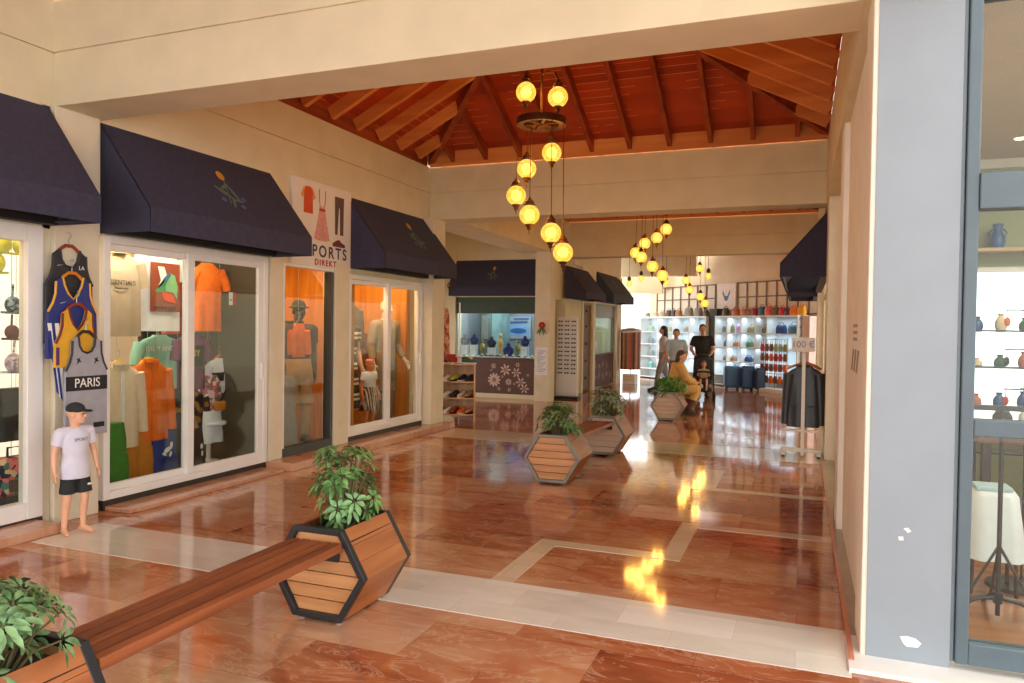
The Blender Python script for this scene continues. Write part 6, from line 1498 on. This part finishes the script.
for a in (PI + .15, -.15, PI / 2): MB().tube([(0, 0, .42), (.18 * math.cos(a), .18 * math.sin(a), .085)], .008, 8).build('brace', m_tp, r, smooth=True)
MB().box(-.2, .2, -.01, .01, 1.17, 1.2).build('top_bar', m_tp, r, bevel=.004)
r = thing('cloth', 'white cloth draped over the stool behind the tripod stand', 'cloth', (1.12, 5.42, .03)); mb = MB(); mb.loft([sring(.22, .19, .17, 1, .02, 40), sring(.38, .17, .15, 1, .015, 40), sring(.60, .14, .13, 1, .008, 40), sring(.63, .12, .11, 0, 0, 40)]); mb.build('drape', f_white, r, smooth=True, angle=70); MB().box(-.1, .1, -.09, .09, .63, .66).build('fold', f_lblue, r, bevel=.012)
for x in (-.1, .1):
    for y in (-.09, .09): MB().tube([(x * 1.2, y * 1.2, 0), (x, y, .6)], .012, 6).build('stool_leg', m_hang_k, r)
r = thing('display_table', 'dark table of wares in the middle of the right shop', 'table', (2.0, 6.6, .03)); MB().box(-.8, .8, -.3, .3, .80, .85).build('top', wood_mat('table_wood', (104, 66, 40), (130, 86, 54), 0, .4), r, bevel=.006)
for x in (-.73, .73):
    for y in (-.25, .25): MB().box(x - .03, x + .03, y - .03, y + .03, 0, .80).build('leg', m_hang_k, r, bevel=.004)
MB().box(-.7, .7, -.22, .22, .3, .33).build('lower_shelf', m_hang_k, r)
for k in range(7):
    cn, m = [('brown', f_dkb), ('white', f_white), ('green', cs['green']), ('blue', f_nblue), ('tan', f_khaki), ('red', f_red), ('orange', f_orange)][k]
    r = thing('jar', '%s jar on the dark table in the right shop, %s from the left' % (cn, ORD[k]), 'jar', (1.4 + k * .19, 6.5 + .1 * (k % 2), .881), 0, 'jars on the dark table'); MB().lathe([(.05, 0), (.065, .03), (.065, .14), (.04, .18)], (0, 0, 0), 16).build('body', m, r, smooth=True); MB().lathe([(.044, .175), (.044, .2), (.01, .21)], (0, 0, 0), 16).build('lid', m_hook, r, smooth=True)
r = thing('wire_stand', 'slim wire display stand with small hooks in the right shop', 'stand', (1.32, 5.55, .03)); MB().tube([(0, 0, .03), (0, 0, 1.92)], .007, 8).build('pole', m_tp, r, smooth=True); MB().lathe([(.2, 0), (.19, .02), (.02, .03)], (0, 0, 0), 20).build('base', m_tp, r, smooth=True)
for zz in (1.25, 1.5, 1.75):
    mb = MB(); mb.tube([(-.12, 0, zz), (.12, 0, zz)], .005, 6); mb.tube([(0, -.12, zz), (0, .12, zz)], .005, 6); mb.build('cross_arm', m_tp, r)
for k in range(6):
    r = thing('hanging_charm', '%s charm hanging on the wire stand in the right shop' % ['white', 'red', 'blue', 'brown', 'green', 'orange'][k], 'charm', (1.32 + (-.11 if k % 2 else .11), 5.55, 1.28 + .25 * (k // 2) - .025), 0, 'charms on the wire stand'); MB().ell((0, 0, -.05), (.018, .014, .03)).build('bead', [f_white, f_red, f_nblue, f_dkb, cs['green'], f_orange][k], r, smooth=True); MB().tube([(0, 0, -.02), (0, 0, .02)], .003, 5).build('string', m_hook, r)

r = thing('display_rack', 'open metal display rack before the added bright window of the right shop', 'rack', (1.9, 7.7, .03))
for x in (-.55, .55): MB().box(x - .012, x + .012, -.1, .1, 0, 1.75).build('post', m_tp, r)
for zz in (.55, .95, 1.3, 1.62): MB().box(-.54, .54, -.1, .1, zz, zz + .015).build('shelf', m_tp, r)
rnd = random.Random(21)
wl = [('cream', f_cream), ('terracotta', PM('ware_terracotta', (190, 110, 74), .6)), ('dark', f_dkb), ('blue', m_vase), ('green', cs['green']), ('red', f_red)]
for i, zz in enumerate((.975, 1.325, 1.645)):
    for k in range(6):
        cn, m = wl[rnd.randrange(6)]; hh = rnd.uniform(.09, .17)
        r = thing('ornament', '%s ornament on the metal rack, %s shelf from the top, %s from the left' % (cn, ORD[2 - i], ORD[k]), 'ornament', (1.45 + k * .18, 7.7, zz + .001), 0, 'ornaments on the metal rack')
        MB().lathe([(.03, 0), (.05, hh * .3), (.045, hh * .6), (.02, hh * .85), (.03, hh)], (0, 0, 0), 14).build('body', m, r, smooth=True); MB().lathe([(.034, -.0), (.034, .012)], (0, 0, 0), 14).build('base', m_hook, r)
